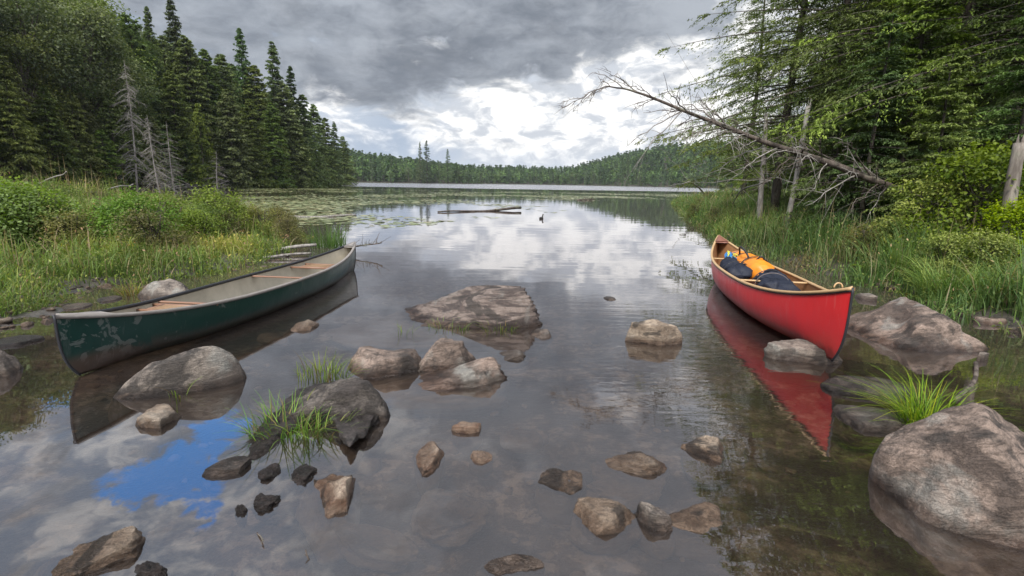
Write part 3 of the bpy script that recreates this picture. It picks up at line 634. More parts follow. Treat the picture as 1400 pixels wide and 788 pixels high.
def canoe(name, label, L, B, dep, end_rise, mats, loc, rz, pitch=0.0, roll=0.0, stem_r=.30, rocker=.05, full=2.3, trim='round'):
    """local x along the length (bow +x), y across, z up from keel"""
    root = empty(name, loc); root.rotation_euler = Euler((roll, pitch, rz), 'XYZ')
    tag(root, label, 'canoe')
    ns, nt = 73, 15
    S = np.linspace(-1, 1, ns); S = np.sign(S)*(1-(1-np.abs(S))**1.25)
    def sheer(s): return dep+end_rise*np.abs(s)**3.2
    def keel(s): return rocker*np.abs(s)**3
    def beam(s): return B/2*(1-np.abs(s)**full)**.92
    def surf(s, u, off=0.0):
        """s station -1..1, u -1..1 around the section (0 = keel)"""
        au = np.abs(u)
        zt = 1-(1-au)**1.0
        ang = au*np.pi/2
        e = np.abs(s)**4
        yr = (np.sin(ang))**.62; zr = (1-np.cos(ang))**1.15
        yv = au**.8; zv = au**1.1
        yt = yr*(1-e)+yv*e; zt = zr*(1-e)+zv*e
        tumble = 1+.05*np.sin(np.pi*au)*(1-e)
        k0 = keel(s); sh = sheer(s)
        z = k0+(sh-k0)*zt
        end = stem_r*(1-np.clip(zt, 0, 1))**4
        x = s*(L/2-end*1.0)
        y = np.sign(u)*np.maximum(beam(s)*yt*tumble-off, 0)
        return np.stack([x, y, z+off*.9*(1-zt)], -1)
    Sg, U = np.meshgrid(S, np.linspace(-1, 1, 2*nt+1), indexing='ij')
    def shell(nm, mat, off, flip, scl=1.0):
        V = surf(Sg*scl, U, off); a, b = Sg.shape
        i = np.arange(a-1)[:, None]; j = np.arange(b-1)[None]
        q_ = [i*b+j, (i+1)*b+j, (i+1)*b+j+1, i*b+j+1]
        Fq = np.stack(q_ if flip else q_[::-1], -1).reshape(-1, 4)
        G = Geo(); G.add(V.reshape(-1, 3), Fq); return kid(root, G.obj(nm, mat, root, smooth=True))
    shell('hull', mats['hull'], 0, False); shell('inner_liner', mats['in'], .012, True, .985)
    # gunwales: outer and inner rail each side
    for sd_ in (-1, 1):
        G = Geo(); n = 61; s = np.linspace(-1, 1, n); s = np.sign(s)*(1-(1-np.abs(s))**1.3)
        P = surf(s, np.full(n, float(sd_)))
        T = np.gradient(P, axis=0); T /= np.linalg.norm(T, axis=1)[:, None]
        O_ = np.cross(T, [0, 0, 1.0])*sd_*-1; O_ /= np.linalg.norm(O_, axis=1)[:, None]
        w_, h_ = mats.get('gw', .020), .022
        ring = np.stack([P+O_*w_+[0, 0, .006], P+O_*w_-[0, 0, h_], P-O_*w_*.9-[0, 0, h_], P-O_*w_*.9+[0, 0, .006]], 1)
        # keep the two rails from crossing at the stems
        ring[..., 1] = np.where(sd_ > 0, np.maximum(ring[..., 1], .001), np.minimum(ring[..., 1], -.001))
        i = np.arange(n-1)[:, None]; j = np.arange(4)[None]; k = (j+1) % 4
        Fq = np.stack([i*4+j, i*4+k, (i+1)*4+k, (i+1)*4+j], -1).reshape(-1, 4)
        if sd_ > 0: Fq = Fq[:, ::-1]
        G.add(ring.reshape(-1, 3), Fq)
        G.f.append(np.array([[0, 1, 2, 3]])); G.f.append(np.array([[0, 1, 2, 3]])+(n-1)*4)
        kid(root, G.obj('gunwale', mats['rail'] if sd_ > 0 else mats.get('rail2', mats['rail']), root))
        if 'line' in mats:
            G = Geo(); tube(G, P+O_*.008-np.array([0, 0, h_+.005]), .006, 5); kid(root, G.obj('rub_line', mats['line'], root))
    # decks
    for e_, dl, mt in ((1, mats['dl'][0], mats['deck'][0]), (-1, mats['dl'][1], mats['deck'][1])):
        G = Geo(); s = np.linspace(1-dl, .995, 10)*e_
        a_ = surf(s, np.ones(10)); b_ = surf(s, -np.ones(10)); c_ = (a_+b_)/2+np.array([0, 0, .018])
        rows = np.stack([a_+[0, 0, .008], c_, b_+[0, 0, .008], b_-[0, 0, .012], c_-[0, 0, .03], a_-[0, 0, .012]], 1)
        i = np.arange(9)[:, None]; j = np.arange(6)[None]; k = (j+1) % 6
        G.add(rows.reshape(-1, 3), np.stack([i*6+j, i*6+k, (i+1)*6+k, (i+1)*6+j], -1).reshape(-1, 4))
        G.f.append(np.arange(6)[None]); G.f.append(np.arange(6)[None]+54)
        kid(root, G.obj('deck', mt, root))
    # stem band
    for e_ in (1, -1):
        G = Geo(); u = np.linspace(.999, 0, 16)
        P = surf(np.full(16, e_*.9999), u); P[:, 1] = 0
        tube(G, P+np.array([.003*e_, 0, 0]), .011, 6); kid(root, G.obj('stem_band', mats['stem'], root, smooth=True))
    def thwart(s, mat, w_=.055, h_=.018, drop=.03, nm='thwart'):
        a_ = surf(np.array(s), np.array(1.0)); G = Geo()
        n = 13; yy = np.linspace(-a_[1], a_[1], n); wd = w_*(.62+.38*np.abs(np.linspace(-1, 1, n))**2)
        P = np.stack([np.full(n, a_[0]), yy, np.full(n, a_[2]-drop)], 1)
        ring = np.stack([P+np.stack([wd/2, 0*wd, 0*wd+h_/2], 1), P+np.stack([wd/2, 0*wd, 0*wd-h_/2], 1), P+np.stack([-wd/2, 0*wd, 0*wd-h_/2], 1), P+np.stack([-wd/2, 0*wd, 0*wd+h_/2], 1)], 1)
        i = np.arange(n-1)[:, None]; j = np.arange(4)[None]; k = (j+1) % 4
        G.add(ring.reshape(-1, 3), np.stack([i*4+j, i*4+k, (i+1)*4+k, (i+1)*4+j], -1).reshape(-1, 4))
        G.f.append(np.array([[0, 1, 2, 3]])); G.f.append(np.array([[0, 1, 2, 3]])+(n-1)*4)
        return kid(root, G.obj(nm, mat, root))
    def seat(s, mat, web, drop=.05, ln=.24):
        G = Geo(); bmv = float(beam(np.array(s))); x0 = s*L/2; z0 = float(sheer(np.array(s)))-drop
        for dx_ in (-ln/2, ln/2):
            bb = float(beam(np.array((x0+dx_)/(L/2)))); box(G, (x0+dx_, 0, z0), (.035, 2*bb-.01, .025))
        wh = min(.22, bmv*.6)
        for dy_ in (-wh, wh): box(G, (x0, dy_, z0), (ln-.037, .03, .023))
        f = kid(root, G.obj('seat', mat, root))
        G = Geo()
        for q_ in np.linspace(-wh+.03, wh-.03, 13): box(G, (x0, q_, z0+.004), (ln-.04, .012, .004))
        for q_ in np.linspace(-ln/2+.035, ln/2-.035, 9): box(G, (x0+q_, 0, z0+.0085), (.010, 2*wh-.03, .004))
        kid(f, G.obj('cane_webbing', web, f))
    return root, surf, thwart, seat, sheer, beam

def pose(tipA, tipB, zA, zB):
    """bow gunwale tip pixel A at height zA, stern tip pixel B at zB -> centre, heading, length"""
    a = at(*tipA, zA); b = at(*tipB, zB)
    return a, b
# green canoe
a, b = pose((74, 432), (485, 331), .54, .51)
vec = a-b; Lg = np.linalg.norm(vec[:2]); rzg = math.atan2(vec[1], vec[0]); cen = (a+b)/2
print('green length', Lg, a, b)
depG, riseG = .38, .20
mg = dict(hull=M['green_hull'], **{'in': M['liner']}, rail=M['greywood'], rail2=M['black'], deck=(M['greywood'], M['greywood']), dl=(.14, .10), stem=M['black'], gw=.020)
pitchG = -math.asin((a[2]-b[2])/Lg)
# which side is nearer to the camera?
g_root, g_surf, g_thw, g_seat, g_sh, g_bm = canoe('green_canoe', 'weathered dark green canoe, empty, beached beside the reeds on the left', Lg, .84, depG, riseG, mg,
    (cen[0], cen[1], cen[2]-depG-riseG), rzg, pitchG, 0.0, stem_r=.13)
g_thw(-.12, M['orangewood']); g_thw(.50, M['orangewood'], .05)
g_seat(-.50, M['orangewood'], M['cane'], .06, .34); g_seat(.58, M['orangewood'], M['cane'])
# red canoe
a, b = pose((1167, 394), (983, 322), .78, .70)
vec = a-b; Lr = np.linalg.norm(vec[:2]); rzr = math.atan2(vec[1], vec[0]); cen = (a+b)/2
print('red length', Lr, a, b)
depR, riseR = .47, .29
mr = dict(hull=M['red_hull'], **{'in': M['cedar']}, rail=M['ash'], deck=(M['ash'], M['redwood']), dl=(.09, .12), stem=M['black'], line=M['black'], gw=.017)
pitchR = -math.asin((a[2]-b[2])/Lr)
r_root, r_surf, r_thw, r_seat, r_sh, r_bm = canoe('red_canoe', 'bright red canoe with pale wooden gunwales and packed bags, on the right', Lr, .86, depR, riseR, mr,
    (cen[0], cen[1], cen[2]-depR-riseR), rzr, pitchR, 0.0, stem_r=.20)
r_thw(.22, M['ash'], .06, drop=.02); r_thw(-.52, M['ash'], .05); r_seat(.58, M['ash'], M['cane']); 
G = Geo(); th_ = np.linspace(0, np.pi, 12)
P = np.stack([np.full(12, Lr/2*.90), .035*np.cos(th_), depR+riseR*.72+.03+.045*np.sin(th_)], 1); tube(G, P, .007, 6)
kid(r_root, G.obj('carry_loop', M['ash'], r_root, smooth=True))

# cargo in the red canoe (things of their own, placed in canoe space)
bpy.context.view_layer.update()
RM = r_root.matrix_world.copy()
def in_red(nm, label, cat, loc, rz=0.0):
    o = empty(nm); o.matrix_world = RM @ Matrix.Translation(loc) @ Matrix.Rotation(rz, 4, 'Z')
    tag(o, label, cat); return o
def bag_mesh(G, Ln, r0, fl=.8, seed=0, n=40, sides=28, wr=.06):
    t = np.linspace(-1, 1, n); rad = r0*np.clip((1-np.abs(t)**7), 0, 1)**.4
    th = np.linspace(0, 2*np.pi, sides, endpoint=False)
    T, H_ = np.meshgrid(t, th, indexing='ij')
    V = np.stack([T*Ln/2, rad[:, None]*np.cos(H_), rad[:, None]*np.sin(H_)*fl], -1).reshape(-1, 3)
    nn = V*np.array([.15, 1, 1]); nn /= np.linalg.norm(nn, axis=1)[:, None]+1e-6
    V = V+nn*(fbm(V*np.array([7, 9, 9])+seed, 4)*wr*1.3*r0)[:, None]+nn*(fbm(V*4.5+seed*2, 2)*wr*2.2*r0)[:, None]+nn*(np.sin(V[:, 0]*24+fbm(V*6+seed, 2)*3)*.018*r0*4*wr*4)[:, None]
    i = np.arange(n-1)[:, None]; j = np.arange(sides)[None]; k = (j+1) % sides
    G.add(V, np.stack([i*sides+j, i*sides+k, (i+1)*sides+k, (i+1)*sides+j], -1).reshape(-1, 4))
    G.f.append(np.arange(sides)[None]+G.n-n*sides); G.f.append(np.arange(sides)[None]+G.n-sides)
    return rad.max()
ob = in_red('duffel_bag', 'big orange dry duffel bag with black straps inside the red canoe', 'bag', (-.72, -.02, .30), .04)
G = Geo(); bag_mesh(G, 1.55, .20, .85, 3); G.obj('bag_body', M['orange'], ob, smooth=True)
def strap(parent, mat, x, r_, a0=-20, a1=200, w_=.035, nm='strap', dx_=0.0, fl=.85, out=.012):
    G = Geo(); n = 26; th = np.radians(np.linspace(a0, a1, n))
    xs = x+dx_*np.linspace(-1, 1, n)
    P = np.stack([xs, (r_+out)*np.cos(th), (r_+out)*np.sin(th)*fl], 1)
    V = np.stack([P-[w_/2, 0, 0], P+[w_/2, 0, 0]], 1); Q = P*np.array([1, .965, .965]); V2 = np.stack([Q-[w_/2, 0, 0], Q+[w_/2, 0, 0]], 1)
    AV = np.concatenate([V, V2[:, ::-1]], 1); i = np.arange(n-1)[:, None]; j = np.arange(4)[None]; k = (j+1) % 4
    G.add(AV.reshape(-1, 3), np.stack([i*4+j, i*4+k, (i+1)*4+k, (i+1)*4+j], -1).reshape(-1, 4)); return G.obj(nm, mat, parent)
strap(ob, M['brownbag'], -.50, .19, w_=.05); strap(ob, M['black'], -.18, .205, w_=.035); strap(ob, M['black'], .28, .205, w_=.035)
G = Geo(); n = 24; tt = np.linspace(0, 1, n)
P = np.stack([-.18+.46*tt, -.10-.06*np.sin(tt*np.pi), .165+.13*np.sin(tt*np.pi)**.7], 1); tube(G, P, .014, 6); G.obj('handle', M['black'], ob, smooth=True)
G = Geo(); P = np.stack([.50+.03*np.sin(tt*3), -.06+.12*tt, .15+.06*np.sin(tt*np.pi)], 1); tube(G, P, .012, 6); G.obj('end_handle', M['black'], ob, smooth=True)
nb = in_red('stuff_sack', 'navy blue pack in front of the orange duffel bag', 'bag', (-.36, .20 if rzr else .2, .33), .15)
NEAR_Y = None
M1 = RM.inverted() @ Vector((0, 0, CAM_H)); NEAR_Y = 1 if M1.y > 0 else -1
nb.matrix_world = RM @ Matrix.Translation((-.42, NEAR_Y*.19, .43)) @ Matrix.Rotation(.06*NEAR_Y, 4, 'Z')
ob.matrix_world = RM @ Matrix.Translation((-.80, -NEAR_Y*.08, .45)) @ Matrix.Rotation(-.03*NEAR_Y, 4, 'Z')
G = Geo(); bag_mesh(G, .95, .165, .8, 8, wr=.2); G.obj('bag_body', M['navy'], nb, smooth=True)
strap(nb, M['black'], .1, .165, w_=.03)
kb = in_red('backpack', 'dark navy backpack lying nearest the bow in the red canoe', 'bag', (.36, -NEAR_Y*.02, .30), -.2)
kb.matrix_world = RM @ Matrix.Translation((.52, -NEAR_Y*.02, .40)) @ Matrix.Rotation(-.15, 4, 'Z')
G = Geo(); bag_mesh(G, .85, .19, .75, 15, wr=.2); G.obj('bag_body', M['navy'], kb, smooth=True)
strap(kb, M['black'], -.12, .19, w_=.03, dx_=.05); strap(kb, M['brownbag'], .16, .19, w_=.02, dx_=-.04)
rp_ = in_red('rope_bundle', 'yellow and blue rope lying between the bags in the red canoe', 'rope', (-.95, NEAR_Y*.17, .60), 0)
for q_, (mt, nm) in enumerate(((M['yellow'], 'yellow_rope'), (M['blue'], 'blue_rope'))):
    G = Geo(); tt = np.linspace(0, 1, 60)
    for u_ in range(3): tube(G, np.stack([-.24+.5*tt, .03*np.sin(tt*9+u_*2+q_)+.02*u_-.03*q_, -.02+.03*np.sin(tt*7+u_+q_*2)+.012*u_], 1), .008, 5)
    G.obj(nm, mt, rp_, smooth=True)

# ------------------------------------------------------------------ vegetation builders
def conifer_geo(seed, H, Rr, levels=34, per=4, tw=9, cd=5, csize=.28, droop=.35, cb=.08, pw=.8, lean=0, base=(.030, .052, .020), tip=(.075, .105, .035), wide=.42, ragged=.35, up=0.0, aspect=.42):
    r = np.random.default_rng(seed); Gl, Gt = Geo(), Geo()
    zs = np.linspace(0, 1, 12); bend = lean*H*zs**2
    tp = np.stack([bend, .01*H*np.sin(zs*5+seed), zs*H], 1); tube(Gt, tp, .018*H*(1-zs)**.8*.6+.012, 7)
    C = []; Dd = []; Nn = []; Cc = []
    for lv in range(levels):
        f = (lv+r.uniform(0, 1))/levels
        f = f**.9; z0 = H*(cb+(1-cb)*f)
        for b_ in range(per):
            a_ = r.uniform(0, 2*np.pi); ln = Rr*(1-f)**pw*(1-ragged+ragged*1.3*r.uniform())+.008*H
            if f < .12: ln *= .55+f*3.5
            hd = np.array([math.cos(a_), math.sin(a_), 0])
            dr = droop*(1-f*.7)*r.uniform(.6, 1.3)
            t = np.linspace(0, 1, 7)
            P = np.array([np.interp(z0/H, zs, bend), 0, z0])+hd*(t*ln)[:, None]+np.array([0, 0, 1])*((up+.25*f)*t*ln-dr*ln*t**1.6)[:, None]
            if ln > .25*Rr: tube(Gt, P, .007*ln*(1-t)+.003, 3, cap=False)
            T = np.gradient(P, axis=0); T /= np.linalg.norm(T, axis=1)[:, None]
            sdv = np.cross(T, [0, 0, 1]); sdv /= np.linalg.norm(sdv, axis=1)[:, None]
            m_ = max(3, int(tw*(ln/Rr)**.7)+1)
            ts = r.uniform(.12, 1.0, m_)
            for s_ in (-1, 1):
                tl = ln*wide*(1.08-ts)*r.uniform(.6, 1.2, m_)+.04*Rr
                pi = np.stack([np.interp(ts, t, P[:, k]) for k in range(3)], 1)
                Ti = np.stack([np.interp(ts, t, T[:, k]) for k in range(3)], 1)
                Si = np.stack([np.interp(ts, t, sdv[:, k]) for k in range(3)], 1)
                dv = Ti*.75+Si*s_*.85+np.array([0, 0, -.28-.25*droop])+r.normal(0, .12, (m_, 3)); dv /= np.linalg.norm(dv, axis=1)[:, None]
                u = r.uniform(0, 1, (m_, cd))
                cc = pi[:, None]+dv[:, None]*(u*tl[:, None])[..., None]+r.normal(0, csize*.16, (m_, cd, 3))
                d2 = dv[:, None]+r.normal(0, .42, (m_, cd, 3))
                C.append(cc.reshape(-1, 3)); Dd.append(d2.reshape(-1, 3))
                Nn.append((np.array([0, 0, 1.0])+r.normal(0, .45, (m_*cd, 3))))
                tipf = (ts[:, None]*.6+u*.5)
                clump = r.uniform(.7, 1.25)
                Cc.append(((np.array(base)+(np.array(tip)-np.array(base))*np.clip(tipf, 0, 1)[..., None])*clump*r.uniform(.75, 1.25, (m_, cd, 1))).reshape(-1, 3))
    C = np.concatenate(C); n = len(C)
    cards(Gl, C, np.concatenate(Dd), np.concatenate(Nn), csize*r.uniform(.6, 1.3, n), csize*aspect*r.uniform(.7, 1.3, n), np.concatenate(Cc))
    return Gt, Gl
def broad_geo(seed, H, Rr, n=5000, lumps=26, leaf=.2, cb=.22, base=(.035, .06, .018), tip=(.09, .13, .035), stems=1, flat=.75):
    r = np.random.default_rng(seed); Gl, Gt = Geo(), Geo()
    t = np.linspace(0, 1, 8)
    for s_ in range(stems):
        sx, sy = (r.normal(0, .25*Rr, 2) if stems > 1 else (0, 0))
        tube(Gt, np.stack([sx*t+.04*H*np.sin(t*3+seed)*t, sy*t, t*H*.85], 1), .014*H*(1-t*.85)/stems**.5+.006, 7)
    C = []; Dd = []; Nn = []; Cc = []
    for k in range(lumps):
        a_ = r.uniform(0, 2*np.pi); f = r.uniform(0, 1); zc = H*(cb+(.93-cb)*f)
        env = Rr*math.sqrt(max(.05, 1-((f-.42)/.62)**2)); rad = env*math.sqrt(r.uniform(.05, 1))*.82
        c0 = np.array([rad*math.cos(a_), rad*math.sin(a_), zc])
        lr = Rr*r.uniform(.24, .48)
        tube(Gt, np.stack([np.linspace(0, c0[0], 5), np.linspace(0, c0[1], 5), np.linspace(zc*.62, zc, 5)], 1), np.linspace(.008*H, .004, 5), 4, cap=False)
        m_ = int(n/lumps*r.uniform(.6, 1.4))
        v = r.normal(0, 1, (m_, 3)); v /= np.linalg.norm(v, axis=1)[:, None]
        rr = lr*r.uniform(.25, 1.08, m_)**.6
        P = c0+v*rr[:, None]*np.array([1, 1, flat]); P[:, 2] -= .12*lr*np.hypot(v[:, 0], v[:, 1])
        C.append(P); Dd.append(v*np.array([1, 1, .3])+r.normal(0, .6, (m_, 3))+np.array([0, 0, -.35])); Nn.append(v*.6+np.array([0, 0, .8])+r.normal(0, .5, (m_, 3)))
        b_ = r.uniform(.75, 1.2)
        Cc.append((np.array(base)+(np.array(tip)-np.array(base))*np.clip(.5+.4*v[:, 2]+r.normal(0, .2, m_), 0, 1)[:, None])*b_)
    C = np.concatenate(C); n = len(C)
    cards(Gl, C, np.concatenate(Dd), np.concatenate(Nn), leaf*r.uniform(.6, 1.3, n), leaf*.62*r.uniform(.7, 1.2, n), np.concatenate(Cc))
    return Gt, Gl
def dead_geo(seed, H, Rr, nb=40, sub=5, droop=.3, lean=0.0, broken=False, rbase=.012):
    r = np.random.default_rng(seed); Gt, Gb = Geo(), Geo()
    zs = np.linspace(0, 1, 12); bend = lean*H*zs
    rad = rbase*H*(1-zs*(.45 if broken else .93))
    tube(Gt, np.stack([bend, .012*H*np.sin(zs*4+seed), zs*H], 1), rad, 8)
    for k in range(nb):
        f = r.uniform(.12, .97); a_ = r.uniform(0, 2*np.pi); ln = Rr*(1-f)**.6*r.uniform(.35, 1.1); t = np.linspace(0, 1, 7)
        hd = np.array([math.cos(a_), math.sin(a_), 0]); z0 = f*H
        P = np.array([lean*z0, 0, z0])+hd*(t*ln)[:, None]+np.array([0, 0, 1])*(-droop*ln*t**1.5+r.uniform(-.1, .25)*ln*t)[:, None]+r.normal(0, .012*ln, (7, 3))*t[:, None]
        tube(Gb, P, .011*ln*(1-t)+.0045*H/10+.002, 4, cap=False)
        for j in range(sub):
            u = r.uniform(.25, .95); p0 = np.array([np.interp(u, t, P[:, q]) for q in range(3)]); sl = ln*r.uniform(.12, .4)
            d_ = hd*.6+np.cross(hd, [0, 0, 1])*r.choice([-1, 1])*r.uniform(.4, 1)+np.array([0, 0, r.uniform(-.6, .3)])
            tt = np.linspace(0, 1, 4); Q = p0+d_*(tt*sl)[:, None]+np.array([0, 0, -.25*sl])*(tt**2)[:, None]
            tube(Gb, Q, .004*sl*(1-tt)+.006*H/10+.001, 3, cap=False)
    return Gt, Gb

def proto(name, gt, gl, bark, leaf, cname='crown'):
    root = empty(name, (0, 0, -500)); root.hide_render = False
    t = kid(root, gt.obj('trunk', bark, root, smooth=True)); c = kid(root, gl.obj(cname, leaf, root))
    return root
USED = set()
def plant(pr, x, y, s, label, cat, group, rz=None, z=None, sx=1.0, dz=-.05):
    if pr.name not in USED: USED.add(pr.name); o = pr
    else: o = copy_tree(pr)
    o.location = (x, y, (hz(x, y) if z is None else z)+dz*s); o.rotation_euler = (0, 0, random.uniform(0, 6.28) if rz is None else rz); o.scale = (s*sx, s*sx, s)
    tag(o, label, cat, group)
    return o

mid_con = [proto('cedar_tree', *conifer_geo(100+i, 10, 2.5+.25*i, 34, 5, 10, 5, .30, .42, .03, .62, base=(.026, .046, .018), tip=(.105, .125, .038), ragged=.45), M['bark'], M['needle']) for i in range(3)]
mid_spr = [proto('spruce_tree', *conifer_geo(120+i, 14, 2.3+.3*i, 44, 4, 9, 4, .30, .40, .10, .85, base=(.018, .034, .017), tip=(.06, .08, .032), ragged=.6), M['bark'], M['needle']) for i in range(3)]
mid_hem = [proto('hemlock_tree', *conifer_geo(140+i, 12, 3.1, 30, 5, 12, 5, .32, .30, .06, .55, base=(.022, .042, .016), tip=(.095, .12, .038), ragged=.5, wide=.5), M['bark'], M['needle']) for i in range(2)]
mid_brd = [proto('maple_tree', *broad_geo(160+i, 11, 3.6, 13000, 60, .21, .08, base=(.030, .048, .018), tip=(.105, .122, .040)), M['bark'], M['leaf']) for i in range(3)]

# ---- left hillside
spots = []
def far_enough(x, y, s, L):
    return all((x-a_)**2+(y-b_)**2 > s*s for a_, b_ in L)
rr_ = random.Random(3)
LP = []
tries = 0
CY = np.array([rr_.uniform(26, 205) for _ in range(12000)]); CX = np.array([-rr_.uniform(40, 105) for _ in range(12000)]); CD = -sdist(CX, CY)
while len(LP) < 300 and tries < 12000:
    x, y, d_ = float(CX[tries]), float(CY[tries]), CD[tries]
    tries += 1
    if d_ < 1.0 or d_ > 38: continue
    pxx = 700+700*x/y
    if pxx < -110 or pxx > 490: continue
    sp = 2.4+d_*.05+y*.004
    if not far_enough(x, y, sp, LP): continue
    LP.append((x, y))
ordn = ['in the front row', 'behind the front row', 'high on the slope']
for (x, y) in LP:
    d_ = -sdist(x, y)[0]; pxx = 700+700*x/y
    u = rr_.random(); row = 0 if d_ < 6 else (1 if d_ < 16 else 2)
    if pxx < 170 and d_ > 3 and u < .66: pr, nm_, s = rr_.choice(mid_brd), 'leafy maple', rr_.uniform(.9, 1.3)
    elif u < .42 or (d_ < 5 and u < .75): pr, nm_, s = rr_.choice(mid_con), 'bushy cedar', rr_.uniform(.75, 1.2)
    elif u < .74: pr, nm_, s = rr_.choice(mid_hem), 'spreading hemlock', rr_.uniform(.75, 1.15)
    elif u < .80: pr, nm_, s = rr_.choice(mid_spr), 'pointed spruce', rr_.uniform(.7, 1.05)
    else: pr, nm_, s = rr_.choice(mid_brd), 'leafy maple', rr_.uniform(.7, 1.05)
    s *= 1.4
    if d_ < 4: s *= rr_.uniform(.55, .85)
    if y > 178: s *= .85
    zone = 'near the left edge of the photo' if pxx < 90 else 'beside the grey dead trees' if pxx < 240 else 'below the lone dark spruce' if pxx < 345 else 'below the group of tall spruces' if pxx < 420 else 'toward the far tip of the wood'
    lev = ('at the waterline', 'on the low slope', 'high up')[row]
    plant(pr, x, y, s, f'{nm_} {lev} on the left, {zone}', nm_.split()[1]+' tree', f'{nm_}s in the left hillside wood')
tall_spr = [proto('spruce_tree', *conifer_geo(180+i, 24, 3.9, 74, 5, 9, 6, .42, .42, .03, .72, base=(.018, .034, .017), tip=(.062, .084, .032), ragged=.55, aspect=.35), M['bark'], M['needle']) for i in range(2)]
def tall(px, top, Y, pr, w_, label, cat):
    p = atY(px, top, Y); z0 = hz(p[0], Y); Hh = pr[1]
    s = (p[2]-z0)/Hh
    o = copy_tree(pr[0]); o.location = (p[0], Y, z0-.2); o.scale = (s*w_, s*w_, s); o.rotation_euler = (0, 0, random.uniform(0, 6)); tag(o, label, cat); return o
TS = [(tall_spr[0], 24), (tall_spr[1], 24)]
big_ced = [proto('cedar_tree', *conifer_geo(190+i, 22, 5.0, 56, 6, 12, 7, .42, .50, .02, .62, base=(.026, .046, .018), tip=(.095, .118, .038), ragged=.5), M['bark'], M['needle']) for i in range(2)]
BC = [(big_ced[0], 22), (big_ced[1], 22)]
tall(233, -4, 92, TS[0], .95, 'tallest thin spruce standing above the left ridge', 'spruce tree')
tall(200, 8, 95, TS[1], .8, 'broken topped spruce left of the tallest one on the ridge', 'spruce tree')
tall(327, 38, 104, TS[1], .85, 'dark pointed spruce alone above the middle of the left wood', 'spruce tree')
tall(371, 57, 112, TS[0], 1.0, 'broad topped spruce right of the lone pointed spruce', 'spruce tree')
tall(396, 90, 118, TS[1], .9, 'slim spruce just right of the broad topped one', 'spruce tree')
for px_, tp_, Y_, k_, w_ in ((178, 40, 84, 0, 1.1), (252, 48, 88, 1, 1.1), (278, 66, 92, 0, 1.1), (302, 74, 96, 1, 1.1), (345, 88, 104, 0, 1.2), (386, 112, 112, 1, 1.2), (412, 128, 120, 0, 1.1), (428, 142, 128, 1, 1.1), (444, 160, 142, 0, 1.1), (468, 186, 172, 1, 1.3), (310, 120, 86, 0, 1.2), (340, 135, 92, 1, 1.2), (232, 95, 78, 0, 1.2), (370, 140, 100, 1, 1.2), (405, 165, 112, 0, 1.2)):
    tall(px_, tp_, Y_, BC[k_], w_, f'tall cedar on the left ridge, {"near the grey dead trees" if px_ < 260 else "between the dead trees and the lone spruce" if px_ < 325 else "between the lone and the broad spruce" if px_ < 371 else "right of the slim spruce" if px_ < 430 else "toward the far tip"}{", standing low" if tp_ > 95 and px_ < 410 and px_ not in (386,) else ""}', 'cedar tree')['group'] = 'tall cedars along the left ridge'
tall(456, 166, 160, TS[0], 1.1, 'last spruce at the tip of the left wood', 'spruce tree')
tall(270, 140, 76, (mid_con[0], 10), .75, 'slim pale cedar leaning at the water edge on the left', 'cedar tree')
SL = np.array([(-43.5, 52), (-45.5, 65), (-47.5, 80), (-48.5, 95), (-52.5, 118), (-56.5, 150), (-63, 180)])
for k in range(46):
    yy = 50+128*(k/45)**1.15+random.uniform(-1, 1); xx = float(np.interp(yy, SL[:, 1], SL[:, 0]))-random.uniform(.6, 2.6)
    pr = random.choice(mid_con+mid_con+mid_hem); s_ = random.uniform(.38, .85)
    plant(pr, xx, yy, s_, 'low bushy evergreen overhanging the left waterline among driftwood', 'evergreen tree', 'low evergreens along the left waterline', sx=random.uniform(1.0, 1.5), z=.2)
# dead trees on the left shore
dead1 = proto('dead_tree', *dead_geo(31, 9, 2.5, 120, 10, .6, .06), M['deadwood'], M['deadwood'], 'branches')
dead2 = proto('dead_tree', *dead_geo(32, 8, 2.0, 80, 7, .45, -.03), M['deadwood'], M['deadwood'], 'branches')
def dead(pr, Hn, px, top, Y, w_, label, z=None, bot=0):
    p = atY(px, top, Y); z0 = hz(p[0], Y) if z is None else z; s = (p[2]-z0)/Hn
    if pr.name not in USED: USED.add(pr.name); o = pr
    else: o = copy_tree(pr)
    o.location = (p[0], Y, z0-.1); o.scale = (s*w_, s*w_, s); o.rotation_euler = (0, 0, random.uniform(0, 6)); tag(o, label, 'dead tree'); return o
dead(dead1, 9, 205, 156, 57, .9, 'grey dead cedar with drooping twigs at the left shore')
dead(dead1, 9, 165, 82, 61, .8, 'tall bare grey tree among the wood above the dead cedar')
dead(dead2, 8, 228, 165, 63, 1.0, 'thin bare dead stem right of the dead cedar')
dead(dead2, 8, 292, 205, 72, 1.6, 'low grey dead branches at the water edge below the wood')
dead(dead1, 9, 438, 238, 150, 1.1, 'small dead snag standing in the water off the left wood')

